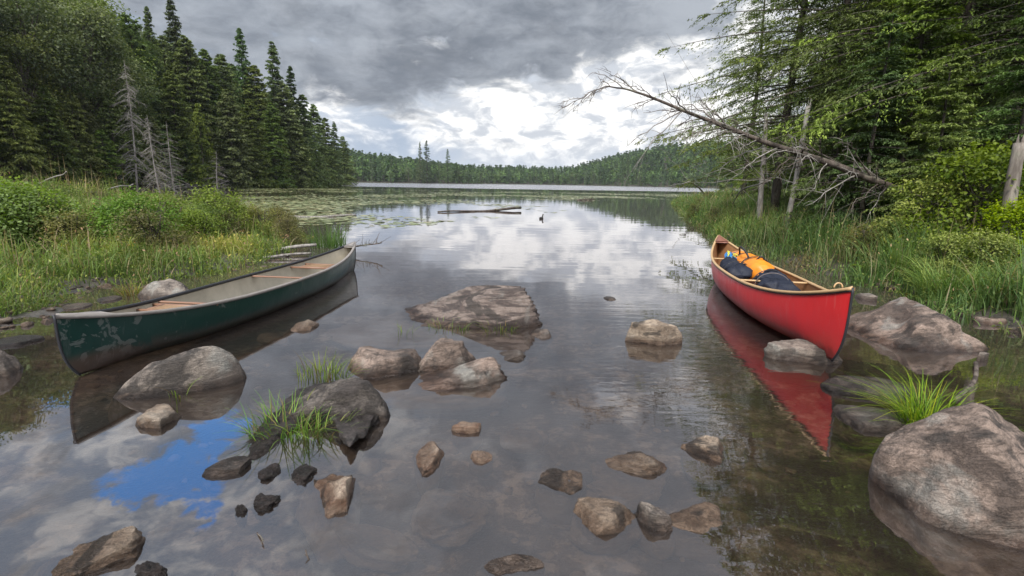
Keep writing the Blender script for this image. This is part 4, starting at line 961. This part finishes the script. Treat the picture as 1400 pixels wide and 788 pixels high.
# ---- far shore wood
far_con = [proto('far_conifer', *conifer_geo(200+i, 14, 2.6, 16, 4, 4, 3, .80, .3, .02, .95, base=(.030, .050, .022), tip=(.070, .10, .045), ragged=.4, aspect=.6), M['bark'], M['needle']) for i in range(3)]
far_brd = [proto('far_broadleaf', *broad_geo(220+i, 12, 3.9, 420, 16, 1.05, .06, base=(.045, .075, .03), tip=(.10, .14, .05)), M['bark'], M['leaf']) for i in range(3)]
def place_far(n, xr, yr, dmin, dmax, pcon, sp, seed, where):
    r_ = random.Random(seed); L = []; t_ = 0
    m_ = n*70; CX = np.array([r_.uniform(*xr) for _ in range(m_)]); CY = np.array([r_.uniform(*yr) for _ in range(m_)]); CD = -sdist(CX, CY)
    while len(L) < n and t_ < m_:
        x, y, d_ = float(CX[t_]), float(CY[t_]), CD[t_]; t_ += 1
        if d_ < dmin or d_ > dmax or not far_enough(x, y, sp, L): continue
        pxx = 700+700*x/y
        if pxx < 440 or pxx > 1075: continue
        L.append((x, y))
    for (x, y) in L:
        c = r_.random() < pcon; pr = r_.choice(far_con if c else far_brd)
        plant(pr, x, y, r_.uniform(.75, 1.25), ('pointed conifer ' if c else 'round leafy tree ')+where, 'conifer' if c else 'broadleaf tree', ('conifers ' if c else 'broadleaf trees ')+where, sx=r_.uniform(.8, 1.0))
place_far(110, (-170, -28), (400, 520), .5, 45, .62, 4.2, 1, 'on the far left shore')
place_far(150, (-32, 160), (380, 690), .5, 38, .72, 5.0, 2, 'on the distant shore')
place_far(120, (100, 215), (180, 430), .5, 60, .7, 5.0, 4, 'on the far right hill')
# the wood behind them reads as one mass
def far_mass():
    G = Geo(); r_ = np.random.default_rng(9); gl = [conifer_geo(300+i, 14, 3.2, 8, 3, 3, 2, 1.5, .3, .02, .8, base=(.038, .062, .028), tip=(.08, .115, .05), aspect=.7)[1] for i in range(2)]+[broad_geo(310+i, 12, 4.2, 150, 10, 1.9, .1, base=(.05, .08, .03), tip=(.11, .15, .055))[1] for i in range(2)]
    X = r_.uniform(-260, 330, 30000); Y = r_.uniform(200, 820, 30000); d_ = -sdist(X, Y); pxx = 700+700*X/Y
    ok = (d_ > 6) & (d_ < 190) & (pxx > 440) & (pxx < 1100) & (Y > 230)
    X, Y = X[ok][:3000], Y[ok][:3000]; Z = height(X, Y)
    for x, y, z in zip(X, Y, Z):
        g0 = gl[r_.integers(0, 2) if r_.random() < .55 else r_.integers(2, 4)]; s = r_.uniform(.8, 1.25); V = np.concatenate(g0.v)*s; a_ = r_.uniform(0, 6.28); ca, sa = math.cos(a_), math.sin(a_)
        V = np.stack([V[:, 0]*ca-V[:, 1]*sa+x, V[:, 0]*sa+V[:, 1]*ca+y, V[:, 2]+z], 1)
        G.add(V, g0.f[0], np.concatenate(g0.c)*r_.uniform(.75, 1.25))
    o = G.obj('far_forest', M['leaf']); tag(o, 'wooded mass covering the low hills beyond the lake', 'forest', kind='stuff')
far_mass()
tall(583, 192, 445, (mid_spr[1], 14), 1.0, 'tall paired spruce standing above the far left shore', 'spruce tree')
tall(574, 194, 446, (mid_spr[0], 14), .8, 'slightly shorter twin of the tall far spruce', 'spruce tree')
tall(612, 204, 450, (mid_spr[2], 14), 1.0, 'third spruce right of the paired far spruces', 'spruce tree')
tall(860, 207, 470, (mid_spr[1], 14), .5, 'thin spire above the distant right skyline', 'spruce tree')
tall(853, 210, 471, (mid_spr[0], 14), .4, 'shorter thin spire beside the distant skyline spire', 'spruce tree')

# ---- right bank trees (near)
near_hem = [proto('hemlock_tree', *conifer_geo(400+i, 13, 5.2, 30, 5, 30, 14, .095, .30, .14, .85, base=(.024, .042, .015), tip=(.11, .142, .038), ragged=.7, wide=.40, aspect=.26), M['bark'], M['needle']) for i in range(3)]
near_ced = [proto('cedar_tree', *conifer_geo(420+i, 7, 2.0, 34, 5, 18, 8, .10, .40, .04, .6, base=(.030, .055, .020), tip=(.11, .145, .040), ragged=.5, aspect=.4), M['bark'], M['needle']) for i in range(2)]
RT = [  # px of trunk, Y, kind, scale, label
 (1058, 18.5, 'h0', 1.08, 'tall hemlock reaching out over the water on the right'),
 (1120, 17, 'h1', 1.1, 'tall hemlock just right of the one over the water'),
 (1185, 15, 'h2', 1.1, 'tall hemlock behind the leaning dead trunk base'),
 (1265, 13.5, 'h0', 1.1, 'tall hemlock behind the bright green bush'),
 (1345, 12.5, 'h1', 1.1, 'tall hemlock above the broken grey stump'),
 (1430, 12, 'h2', 1.1, 'tall hemlock cut by the right edge of the photo'),
 (1010, 34, 'h1', 1.1, 'hemlock further back left of the near hemlocks'),
 (1128, 25, 'h2', 1.15, 'hemlock in the second row behind the right hand snag'),
 (1150, 24, 'h0', 1.3, 'hemlock in the second row behind the leaning trunk'),
 (1235, 21, 'h1', 1.35, 'hemlock in the second row above the leaning trunk base'),
 (1320, 19, 'h2', 1.3, 'hemlock in the second row behind the bush'),
 (1400, 18, 'h0', 1.3, 'hemlock in the second row at the right edge'),
 (1130, 13.8, 'c0', .62, 'young light green cedar between the two snags and the bush'),
 (1172, 12.4, 'c1', .72, 'young cedar directly behind the leaning trunk'),
 (1215, 13.0, 'c0', .95, 'cedar left of the bright green bush'),
 (1260, 10.6, 'c1', .55, 'small cedar behind the bush'),
 (1365, 10.5, 'c0', .7, 'small cedar behind the broken grey stump'),
 (1040, 26, 'c1', .62, 'low dark cedar on the far end of the right bank'),
 (1078, 21, 'c0', .45, 'low cedar at the foot of the snags'),
 (985, 58, 'c0', .9, 'cedar on the shore beyond the right bank'),
 (1015, 52, 'c1', 1.1, 'second cedar on the shore beyond the right bank')]
for px, Y, kd, s, lab in RT:
    x = (px-700)/F*Y*1.0; pr = (near_hem if kd[0] == 'h' else near_ced)[int(kd[1])]
    plant(pr, x, Y, s, lab, 'hemlock tree' if kd[0] == 'h' else 'cedar tree', None)
r_ = random.Random(8)
for k in range(34):
    px = r_.uniform(1110, 1500); Y = r_.uniform(26, 60); x = (px-700)/F*Y
    if -sdist(x, Y)[0] < 3: continue
    c = r_.random()
    pr, lb = (r_.choice(mid_hem), 'hemlock') if c < .6 else ((r_.choice(mid_brd), 'maple') if c < .8 else (r_.choice(mid_spr), 'spruce'))
    plant(pr, x, Y, r_.uniform(.9, 1.3), f'{lb} deep in the wood behind the right bank', f'{lb} tree', f'{lb}s deep in the right wood')

# leaning dead trunk over the water
def leaning():
    base = atY(1226, 262, 11.5); tip = atY(812, 118, 11.0)
    root = empty('leaning_dead_tree', base); tag(root, 'long dark dead trunk leaning out over the water, its bare tip arching down', 'dead tree')
    pts = [atY(*p, Y_)-base for p, Y_ in (((1240, 270), 11.6), ((1222, 258), 11.5), ((1160, 233), 11.4), ((1100, 212), 11.3), ((1040, 192), 11.2), ((985, 172), 11.1), ((930, 150), 11.0), ((880, 130), 11.0), ((850, 121), 11.0), ((828, 118), 11.0), ((806, 126), 11.0), ((794, 138), 11.0))]
    P = np.array(pts); t = np.linspace(0, 1, len(P)); tf = np.linspace(0, 1, 50)
    Pf = np.stack([np.interp(tf, t, P[:, k]) for k in range(3)], 1)
    Pf[:, 2] += n2d(tf*9, tf*0, 1.0, 2)*.03
    rad = np.interp(tf, [0, .1, .4, .7, 1], [.10, .085, .045, .018, .004])
    G = Geo(); tube(G, Pf, rad, 9); G.obj('trunk', M['darkwood'], root, smooth=True)
    r = np.random.default_rng(4)
    for k in range(78):
        f = r.uniform(.10, .97) if k % 5 < 2 else r.uniform(.10, .55); p0 = np.array([np.interp(f, tf, Pf[:, q]) for q in range(3)])
        Tn = Pf[min(49, int(f*49)+1)]-Pf[max(0, int(f*49)-1)]; Tn /= np.linalg.norm(Tn)
        a_ = r.uniform(0, 2*np.pi); up_ = np.array([0, 0, 1.0]); sd_ = np.cross(Tn, up_); sd_ /= np.linalg.norm(sd_); u2 = np.cross(sd_, Tn)
        d_ = Tn*r.uniform(.5, 1.6)+sd_*math.cos(a_)+u2*math.sin(a_)*.8; d_ /= np.linalg.norm(d_)
        ln = r.uniform(.5, 1.9)*(1.1-f*.75); tt = np.linspace(0, 1, 9)
        Q = p0+d_*(tt*ln)[:, None]+np.array([0, 0, -.22*ln])*(tt**2)[:, None]+r.normal(0, .035*ln, (9, 3))*tt[:, None]
        G = Geo(); tube(G, Q, (.010*ln*(1-tt)**.8+.003), 5, cap=False)
        for j in range(8):
            u = r.uniform(.2, 1); q0 = np.array([np.interp(u, tt, Q[:, c]) for c in range(3)]); sl = ln*r.uniform(.12, .38)
            dd = d_*.7+r.normal(0, .6, 3); t3 = np.linspace(0, 1, 5); tube(G, q0+dd*(t3*sl)[:, None]+np.array([0, 0, -.3*sl])*(t3**2)[:, None], .005*(1-t3)+.0018, 3, cap=False)
        G.obj('branch', M['deadwood'] if r.random() < .4 else M['darkwood'], root)
leaning()
def snag(pxb, pyb, pxt, pyt, Y, r0, r1, label, mat, branches=0, seed=1, jag=.25):
    b_ = atY(pxb, pyb, Y); t_ = atY(pxt, pyt, Y+.1); z0 = hz(b_[0], Y)
    root = empty('dead_snag', (b_[0], Y, z0)); tag(root, label, 'dead tree')
    b2 = np.array([0, 0, -.15]); t2 = t_-np.array([b_[0], Y, z0]); t = np.linspace(0, 1, 22)
    P = b2+(t2-b2)*t[:, None]; P[:, 0] += .02*np.sin(t*6+seed); G = Geo()
    rad = r0+(r1-r0)*t+.15*r0*n2d(t*5, t*0+seed, 1.0, 2); rad[0] *= 1.25
    tube(G, P, rad, 9)
    # splintered top
    r = np.random.default_rng(seed)
    for k in range(4):
        a_ = k*1.6; o_ = np.array([math.cos(a_), math.sin(a_), 0])*r1*.5; tube(G, np.array([t2+o_-[0, 0, .05], t2+o_*1.1+[0, 0, jag*r.uniform(.1, .5)*.5], t2+o_*1.15+[0, 0, jag*r.uniform(.5, 1)]]), [r1*.5, r1*.28, .003], 5)
    G.obj('trunk', mat, root, smooth=True)
    if branches:
        G = Geo()
        for k in range(branches):
            f = r.uniform(.3, .95); p0 = b2+(t2-b2)*f; a_ = r.uniform(0, 6.28); ln = r.uniform(.2, .9); tt = np.linspace(0, 1, 6)
            tube(G, p0+np.array([math.cos(a_), math.sin(a_), r.uniform(-.4, .3)])*(tt*ln)[:, None]+r.normal(0, .015, (6, 3))*tt[:, None], .012*(1-tt)+.003, 4, cap=False)
        G.obj('branches', mat, root)
snag(1043, 272, 1047, 160, 17, .10, .06, 'upright thin broken snag behind the leaning trunk, left of two', M['deadwood'], 14, 3)
snag(1078, 280, 1106, 146, 14.5, .075, .06, 'pale broken snag leaning right behind the leaning trunk', M['deadwood'], 10, 5)
snag(1377, 335, 1394, 196, 8.0, .10, .07, 'thick grey broken stump at the right edge of the photo', M['stump'], 0, 7, .14)

# shrubs
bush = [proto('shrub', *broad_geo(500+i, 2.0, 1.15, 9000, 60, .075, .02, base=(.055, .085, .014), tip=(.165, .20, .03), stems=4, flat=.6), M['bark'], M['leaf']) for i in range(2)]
def shr(pr, px, py, Y, s, label, cat='shrub', group=None):
    x = (px-700)/F*Y
    return plant(pr, x, Y, s, label, cat, group)
shr(bush[0], 1325, 0, 9.0, 1.02, 'big bright yellow green bush beside the grey stump'); shr(bush[1], 1265, 0, 9.6, .8, 'green bush at the foot of the leaning trunk')
shr(bush[0], 1385, 0, 7.9, .62, 'low green bush at the right edge under the stump'); shr(bush[1], 1292, 0, 8.0, .42, 'small leafy bush below the big yellow green bush')
shr(bush[1], 1345, 0, 7.6, .45, 'small bush between the big bush and the drooping grass')
gale = [proto('sweet_gale', *broad_geo(520+i, .85, .55, 5200, 50, .032, .02, base=(.06, .065, .022), tip=(.15, .14, .05), stems=5, flat=.8), M['bark'], M['leaf']) for i in range(2)]
marsh = proto('marsh_shrub', *broad_geo(530, 1.0, .7, 6500, 50, .045, .02, base=(.05, .08, .02), tip=(.12, .165, .035), stems=5, flat=.8), M['bark'], M['leaf'])
for i, (px, py, s) in enumerate([(396, 336, .9), (385, 326, 1.0), (360, 330, 1.05), (335, 318, 1.0), (372, 310, 1.0), (310, 322, .95), (345, 300, 1.0), (396, 322, .8)]):
    p = at(px, py); plant(gale[i % 2], p[0], p[1], s, 'brownish low leafy shrub at the right tip of the left reed bank', 'shrub', 'brown shrubs at the tip of the left bank')
for i, (px, py, s) in enumerate([(948, 300, .95), (955, 292, .9), (975, 312, .9), (990, 303, 1.0), (1010, 322, .85), (965, 284, 1.1), (1040, 320, .9)]):
    p = at(px, py); plant(gale[i % 2], p[0]+.2, p[1]+.3, s, 'brownish low leafy shrub at the left tip of the right grass bank', 'shrub', 'brown shrubs at the tip of the right bank')

rs = random.Random(41); k = 0
while k < 36:
    px = rs.uniform(-30, 390); py = rs.uniform(268, 365); p = at(px, py); wh = 'near the left edge' if px < 90 else 'behind the bow of the green canoe' if px < 210 else 'behind the middle of the green canoe' if px < 310 else 'near its right tip'
    if -sdist(p[0], p[1])[0] < .5: continue
    k += 1; plant(gale[0] if k % 2 == 0 else marsh, p[0], p[1], rs.uniform(.75, 1.3), ('brownish' if k % 2 == 0 else 'leafy green')+' low shrub in the left bank grass '+wh, 'shrub', 'shrubs scattered in the left bank grass', sx=rs.uniform(1, 1.5))
k = 0
while k < 18:
    px = rs.uniform(1040, 1300); py = rs.uniform(300, 380); p = at(px, py)
    if -sdist(p[0], p[1])[0] < .5: continue
    k += 1; plant(gale[k % 2], p[0], p[1], rs.uniform(.7, 1.1), 'low brownish shrub standing among the tall grass of the right bank', 'shrub', 'shrubs scattered in the right bank grass', sx=rs.uniform(1, 1.4))
# ------------------------------------------------------------------ grass banks
def in_poly(x, y, poly): return sdist(x, y, np.array(poly)) > 0
def grass_field(name, label, poly, n, hmean, cols, seed, dens=None, clump=.8, wid=.009, hfun=None):
    r = np.random.default_rng(seed); P = np.array(poly); lo, hi = P.min(0), P.max(0)
    X = r.uniform(lo[0]-.5, hi[0], n*6); Y = r.uniform(lo[1]-.5, hi[1], n*6)
    ok = (sdist(X, Y, P) > -.45); X, Y = X[ok], Y[ok]
    d_ = sdist(X, Y); cl_ = n2d(X, Y, 1.6, 3, 2.0)
    w_ = np.clip(.55+cl_*clump, .05, 1.3)*np.where(d_ > .32, .0, 1.0)/(.25+(np.hypot(X, Y)/9)**1.3)
    keep = r.uniform(0, w_.max()*.75, len(X)) < w_; X, Y = X[keep][:n], Y[keep][:n]
    m_ = len(X); Z = height(X, Y)
    ty = .9*n2d(X, Y, .45, 3, 7.0)+.5*n2d(X, Y, 2.0, 2, 9.0)+r.normal(0, .28, m_)
    H = hmean*(1+.55*n2d(X, Y, .9, 3, 5.0))*r.uniform(.5, 1.3, m_)*sm(-sdist(X, Y), -.4, .8)**.3
    if hfun is not None: H = H*hfun(X, Y)
    lean = H*np.abs(r.normal(.50, .35, m_)); az_ = r.uniform(0, 2*np.pi, m_)+.8*n2d(X, Y, .5, 2)
    cc = np.array(cols); idx = np.clip(((ty+1.2)/2.4*len(cc)), 0, len(cc)-1).astype(int)
    c = cc[idx]*r.uniform(.7, 1.3, (m_, 1))
    sc_w = 1+np.hypot(X, Y)/14
    st = r.uniform(size=m_) < .05; H = np.where(st, H*1.35, H); c[st] = np.array([.20, .155, .085])*r.uniform(.7, 1.2, (st.sum(), 1)); lean = np.where(st, lean*r.uniform(.2, 2.0, m_), lean)
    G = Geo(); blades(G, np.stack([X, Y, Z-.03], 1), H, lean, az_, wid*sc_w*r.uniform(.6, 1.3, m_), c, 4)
    # small leafy herbs mixed in
    k = r.uniform(size=m_) < .14; B = np.stack([X, Y, Z], 1)[k]; Hh = H[k]
    q_ = 5; CC = np.repeat(B, q_, 0); CC = CC+np.stack([r.normal(0, .08, len(CC)), r.normal(0, .08, len(CC)), r.uniform(.3, .95, len(CC))*np.repeat(Hh, q_)*.85], 1)
    cards(G, CC, r.normal(0, 1, (len(CC), 3)), r.normal(0, .5, (len(CC), 3))+[0, 0, 1], .036*np.repeat(sc_w[k], q_), .014*np.repeat(sc_w[k], q_), np.repeat(c[k], q_, 0)*np.array([1.25, 1.0, .9])*r.uniform(.6, 1.2, (len(CC), 1)))
    o = G.obj(name, M['grass']); tag(o, label, 'grass', kind='stuff')
GREEN = [(.13, .10, .042), (.11, .125, .036), (.075, .115, .026), (.055, .10, .022), (.085, .14, .028), (.12, .17, .032), (.18, .20, .042)]
lf = [A(-260, 480), A(-60, 440), A(30, 415), A(62, 404), A(130, 388), A(200, 384), A(300, 371), A(385, 351), A(408, 326), (-7.4, 15.8), (-10.2, 18.2), (-15, 21.5), (-26, 26), (-38, 31), (-40, 12)]
grass_field('reed_grass', 'tall green and yellow grass covering the left bank', lf, 135000, .70, GREEN, 21,
            hfun=lambda X, Y: (.85+.55*sm(-X, 8, 16))*(.6+.4*sm(-X+Y*.15, 7.5, 11)))
rt = [(5.9, 4.6), A(1405, 450), A(1330, 436), A(1262, 402), A(1175, 386), A(1100, 364), A(1003, 336), A(950, 300), A(925, 280), (15.5, 50), (24, 52), (24, 20), (18, 6)]
grass_field('bank_grass', 'tall green grass covering the right bank', rt, 100000, .66, GREEN, 22)

def tuft(label, px, py, n, H, spread, seed, z=None, droop=.5, cols=GREEN[:1]+GREEN[2:6], wid=.008, Yshift=0, cat='grass tuft', sq=1.0):
    p = at(px, py) if z is None else at(px, py, z)
    zz0 = z if z is not None else max(hz(p[0], p[1]), -.02)
    r = np.random.default_rng(seed); m_ = n
    a_ = r.uniform(0, 6.28, m_); rr = spread*np.sqrt(r.uniform(0, 1, m_))
    B = np.stack([rr*np.cos(a_)*sq, rr*np.sin(a_), np.full(m_, -.03)], 1)
    Hh = H*r.uniform(.45, 1.1, m_); G = Geo(); cc = np.array(cols)[r.integers(0, len(cols), m_)]*r.uniform(.7, 1.35, (m_, 1))
    blades(G, B, Hh, Hh*np.abs(r.normal(droop, .3, m_)), a_+r.normal(0, .6, m_), wid*r.uniform(.6, 1.2, m_), cc, 5)
    o = G.obj('grass_tuft', M['grass'], loc=(p[0], p[1], zz0)); tag(o, label, cat); return o
tuft('green tuft behind the humped rock', 445, 513, 110, .25, .17, 1, sq=1.4)
tuft('thick green tuft on the mud left of the humped rock', 392, 588, 170, .27, .19, 2, sq=1.2, droop=.65)
tuft('green tuft in front of the humped rock', 435, 592, 80, .20, .14, 3, sq=1.3)
tuft('sparse tuft at the left foot of the banded slab', 612, 449, 70, .16, .15, 4, sq=1.6)
tuft('sparse tuft at the right foot of the banded slab', 680, 449, 70, .16, .14, 5, sq=1.6)
tuft('few thin blades in the water left of the banded slab', 552, 455, 14, .20, .10, 6, wid=.005)
tuft('few thin blades at the foot of the long smooth boulder', 245, 540, 16, .22, .06, 7, droop=.7)
tuft('long drooping grass clump behind the huge boulder', 1262, 588, 330, .46, .13, 8, droop=.75, wid=.007, cols=GREEN[3:])
tuft('long drooping bright grass clump behind the peaked rock', 1290, 412, 600, .75, .35, 9, droop=.8, wid=.010, cols=GREEN[3:])
tuft('drooping bright grass clump at the right edge', 1375, 425, 420, .7, .35, 10, droop=.8, wid=.010, cols=GREEN[3:])
tuft('upright dark green sedge between the red canoe and the fern', 1228, 392, 160, .85, .16, 11, droop=.35, wid=.014, cols=GREEN[2:4])
tuft('upright green rushes at the tip of the left reed bank', 450, 338, 200, .72, .34, 12, droop=.25, wid=.014, cols=GREEN[2:4], sq=1.3)
tuft('dry tuft behind the bow of the green canoe', 182, 402, 90, .30, .18, 13, droop=.8, cols=GREEN[:2])
tuft('long fallen blades on the mud left of the green canoe', 30, 420, 120, .35, .4, 14, droop=1.0, cols=GREEN[:3])

# ferns
def fern(label, px, py, s, seed, c):
    p = at(px, py); r = np.random.default_rng(seed); root = empty('fern', (p[0], p[1]+.25, hz(p[0], p[1]+.25))); tag(root, label, 'fern')
    for k in range(8):
        a_ = k*.78+r.uniform(-.2, .2); t = np.linspace(0, 1, 16); ln = s*r.uniform(.7, 1)
        hd = np.array([math.cos(a_), math.sin(a_), 0]); P = hd*(t*ln*.85)[:, None]+np.array([0, 0, 1])*((t*1.0-t**2*.75)*ln)[:, None]
        G = Geo(); tube(G, P, .004*(1-t)+.001, 3, colr=c, cap=False); sv = np.cross(hd, [0, 0, 1])
        for sg in (-1, 1):
            tl = ln*.26*np.sin(np.clip(t[1:]*1.0+.06, 0, 1)*np.pi)**.7; C0 = P[1:]+sv*sg*(tl*.5)[:, None]
            cards(G, C0, np.tile(sv*sg+hd*.35-np.array([0, 0, .15]), (15, 1)), np.tile([0, 0, 1.0], (15, 1)), tl, ln*.055, np.tile(c, (15, 1))*r.uniform(.8, 1.2, (15, 1)))
        G.obj('frond', M['grass'], root)
fern('yellowing fern above the drooping grass clump', 1262, 398, .55, 1, (.20, .19, .035)); fern('green fern left of the sedge on the right bank', 1195, 384, .5, 2, (.11, .16, .03)); fern('brown tinged fern under the big bush', 1335, 412, .55, 3, (.19, .13, .04))

# ------------------------------------------------------------------ lily pads, logs, sticks, duck
def lily():
    r = np.random.default_rng(14); G = Geo(); N_ = 60000
    Y = r.uniform(17, 98, N_); px = r.uniform(330, 960, N_); X = (px-700)/F*Y
    cl_ = fbm(np.stack([X*.16, Y*.09, X*0+.5], 1), 3)
    side = np.clip((620-px)/260, -.25, 1)
    dens = np.where(Y > 36, .16+cl_*1.0, -.12+cl_*.8+.3*side-(36-Y)*.012)
    dens = np.where((px > 770) & (Y < 40), dens-.3+.5*sm(px, 880, 950), dens)
    ok = (sdist(X, Y) > .3) & (dens > r.uniform(0, .9, N_)); X, Y = X[ok][:16000], Y[ok][:16000]
    n = len(X); rad = r.uniform(.08, .19, n); th = np.linspace(.25, 2*np.pi-.25, 8)
    a_ = r.uniform(0, 6.28, n); el_ = r.uniform(.75, 1, n)
    V = np.stack([X[:, None]+rad[:, None]*np.cos(th+a_[:, None]), Y[:, None]+rad[:, None]*np.sin(th+a_[:, None])*el_[:, None], .005+np.abs(r.normal(0, .004, (n, 8)))+.10*rad[:, None]*r.uniform(0, .6, (n, 1))*(1+np.sin(th[None]))], -1)
    cc = np.array([(.14, .17, .07), (.19, .21, .10), (.20, .18, .08), (.10, .12, .05)])[r.integers(0, 4, n)]*r.uniform(.8, 1.3, (n, 1))
    G.add(V.reshape(-1, 3), np.arange(n*8).reshape(n, 8), np.repeat(cc, 8, 0))
    o = G.obj('lily_pads', M['pad']); tag(o, 'scattered green lily pads floating across the lake', 'lily pads', kind='stuff')
lily()
def log(label, p0, p1, r0, r1, mat, z0=.0, z1=.0, seed=1, twigs=0, nm='driftwood_log', cat='log'):
    a_ = at(*p0, z0); b_ = at(*p1, z1); t = np.linspace(0, 1, 18); r = np.random.default_rng(seed)
    P = (b_-a_)*t[:, None]; ln = np.linalg.norm(b_-a_); P = P+np.stack([0*t, .03*ln*np.sin(t*5+seed), .008*ln*np.sin(t*7+seed)], 1)
    root = empty(nm, a_); tag(root, label, cat); G = Geo(); tube(G, P, (r0+(r1-r0)*t)*(1+.2*n2d(t*8, t*0+seed, 1, 2)), 8); G.obj('stem', mat, root, smooth=True)
    if twigs:
        G = Geo()
        for k in range(twigs):
            u = r.uniform(.1, 1); p_ = np.array([np.interp(u, t, P[:, q]) for q in range(3)]); sl = ln*r.uniform(.08, .28); tt = np.linspace(0, 1, 6)
            d_ = (b_-a_)/ln*.6+r.normal(0, .55, 3)+np.array([0, 0, .35]); tube(G, p_+d_*(tt*sl)[:, None]+r.normal(0, .02*sl, (6, 3)), r1*.45*(1-tt)+.002, 3, cap=False)
        G.obj('twigs', mat, root)
    return root
log('long driftwood log floating in the middle of the lake', (598, 291), (712, 285), .035, .075, M['darkwood'], .0, .12, 1, 0)
log('thin floating log on the left beyond the reed bank', (392, 298), (486, 295), .07, .05, M['deadwood'], .02, .02, 2)
log('pale forked log at the tip of the left reed bank', (352, 344), (432, 335), .045, .03, M['deadwood'], .06, .16, 3, 2)
log('second pale log beside the forked one', (360, 352), (425, 346), .03, .02, M['deadwood'], .05, .08, 4)
log('leafless dark twig reaching right past the stern of the green canoe', (470, 340), (522, 332), .020, .010, M['darkwood'], .1, .26, 5, 34, 'twig', 'branch')
log('small dark cluster of sticks among the far lily pads', (790, 274), (812, 273), .10, .08, M['darkwood'], .02, .05, 6, 8)
log('dark stick standing in the mud at the bottom left', (425, 775), (418, 752), .004, .003, M['darkwood'], -.02, .03, 7, 1, 'stick', 'stick')
log('tiny dark twig left of the standing stick', (352, 728), (360, 740), .003, .002, M['darkwood'], .0, .02, 17, 1, 'stick', 'stick')
log('bare stick leaning out of the shallows beside the huge boulder', (1312, 552), (1336, 498), .020, .016, M['darkwood'], -.01, .02, 8, 0, 'stick', 'stick')
log('dead pale branch leaning at the far tip of the right bank', (968, 275), (945, 248), .09, .05, M['deadwood'], .1, 1.9, 9, 3)
log('second dead branch leaning left beside the snags', (982, 286), (1062, 240), .03, .02, M['deadwood'], .3, 1.9, 10, 8)
log('pale fallen stick on top of the left reed bank', (58, 250), (92, 234), .028, .02, M['deadwood'], 1.35, 1.75, 11)
log('pale broken stick in the grass at the left', (150, 258), (185, 252), .022, .018, M['deadwood'], 1.25, 1.35, 12)
rr2 = random.Random(5)
for k in range(26):
    px = rr2.uniform(205, 440); Yb = np.interp(px, [200, 270, 330, 380, 440], [65, 78, 93, 118, 176]); x = (px-700)/F*Yb*.985
    root = empty('driftwood_log', (x, Yb, .0), rr2.uniform(-.6, .6)); tag(root, 'grey driftwood lying along the left shore below the wood', 'driftwood', 'driftwood along the left shore')
    G = Geo(); r = np.random.default_rng(k)
    for j in range(8):
        ln = r.uniform(1.2, 4.0); a_ = r.normal(0, .5); tt = np.linspace(0, 1, 8); c0 = np.array([r.uniform(-1.5, 1.5), r.uniform(-.6, .6), r.uniform(.05, .3)])
        tube(G, c0+np.array([math.cos(a_), math.sin(a_), r.uniform(-.05, .45)])*((tt-.3)*ln)[:, None]+r.normal(0, .03*ln, (8, 3))*.4, .075*(1-tt*.7)*r.uniform(.6, 1.4), 5)
    G.obj('branches', M['deadwood'], root)
def duck():
    p = at(740, 299.5); root = empty('duck', p, 1.05); root.scale = (.8, .8, .8); tag(root, 'small dark duck swimming in the middle of the lake', 'duck')
    G = Geo(); V, Fc = ICO[4]
    B = V.copy(); tail = np.clip(-B[:, 0]-.5, 0, 1); W_ = B*np.array([.21, .095, .085]); W_[:, 2] += tail*.10+.03; W_[:, 1] *= (1-tail*.8)
    G.add(W_, Fc, (.4, .4, .4))
    t = np.linspace(0, 1, 8); tube(G, np.stack([.14+.05*t, 0*t, .06+.15*t], 1), .045-.014*t, 10)
    H_ = V*np.array([.055, .038, .040])+np.array([.20, 0, .23]); G.add(H_, Fc)
    G.obj('body', m_plain('duck_plumage', (.05, .045, .04), .7, .5, 20), root, smooth=True)
    G = Geo(); V2 = V*np.array([.04, .016, .009])+np.array([.27, 0, .222]); G.add(V2, Fc); G.obj('bill', m_plain('duck_bill', (.25, .17, .05), .5), root, smooth=True)
duck()

# drop prototypes never placed
for o in [o for o in col.objects if o.type == 'EMPTY' and o.location.z < -400]:
    for c in list(KIDS.get(o.name, [])): bpy.data.objects.remove(c)
    bpy.data.objects.remove(o)
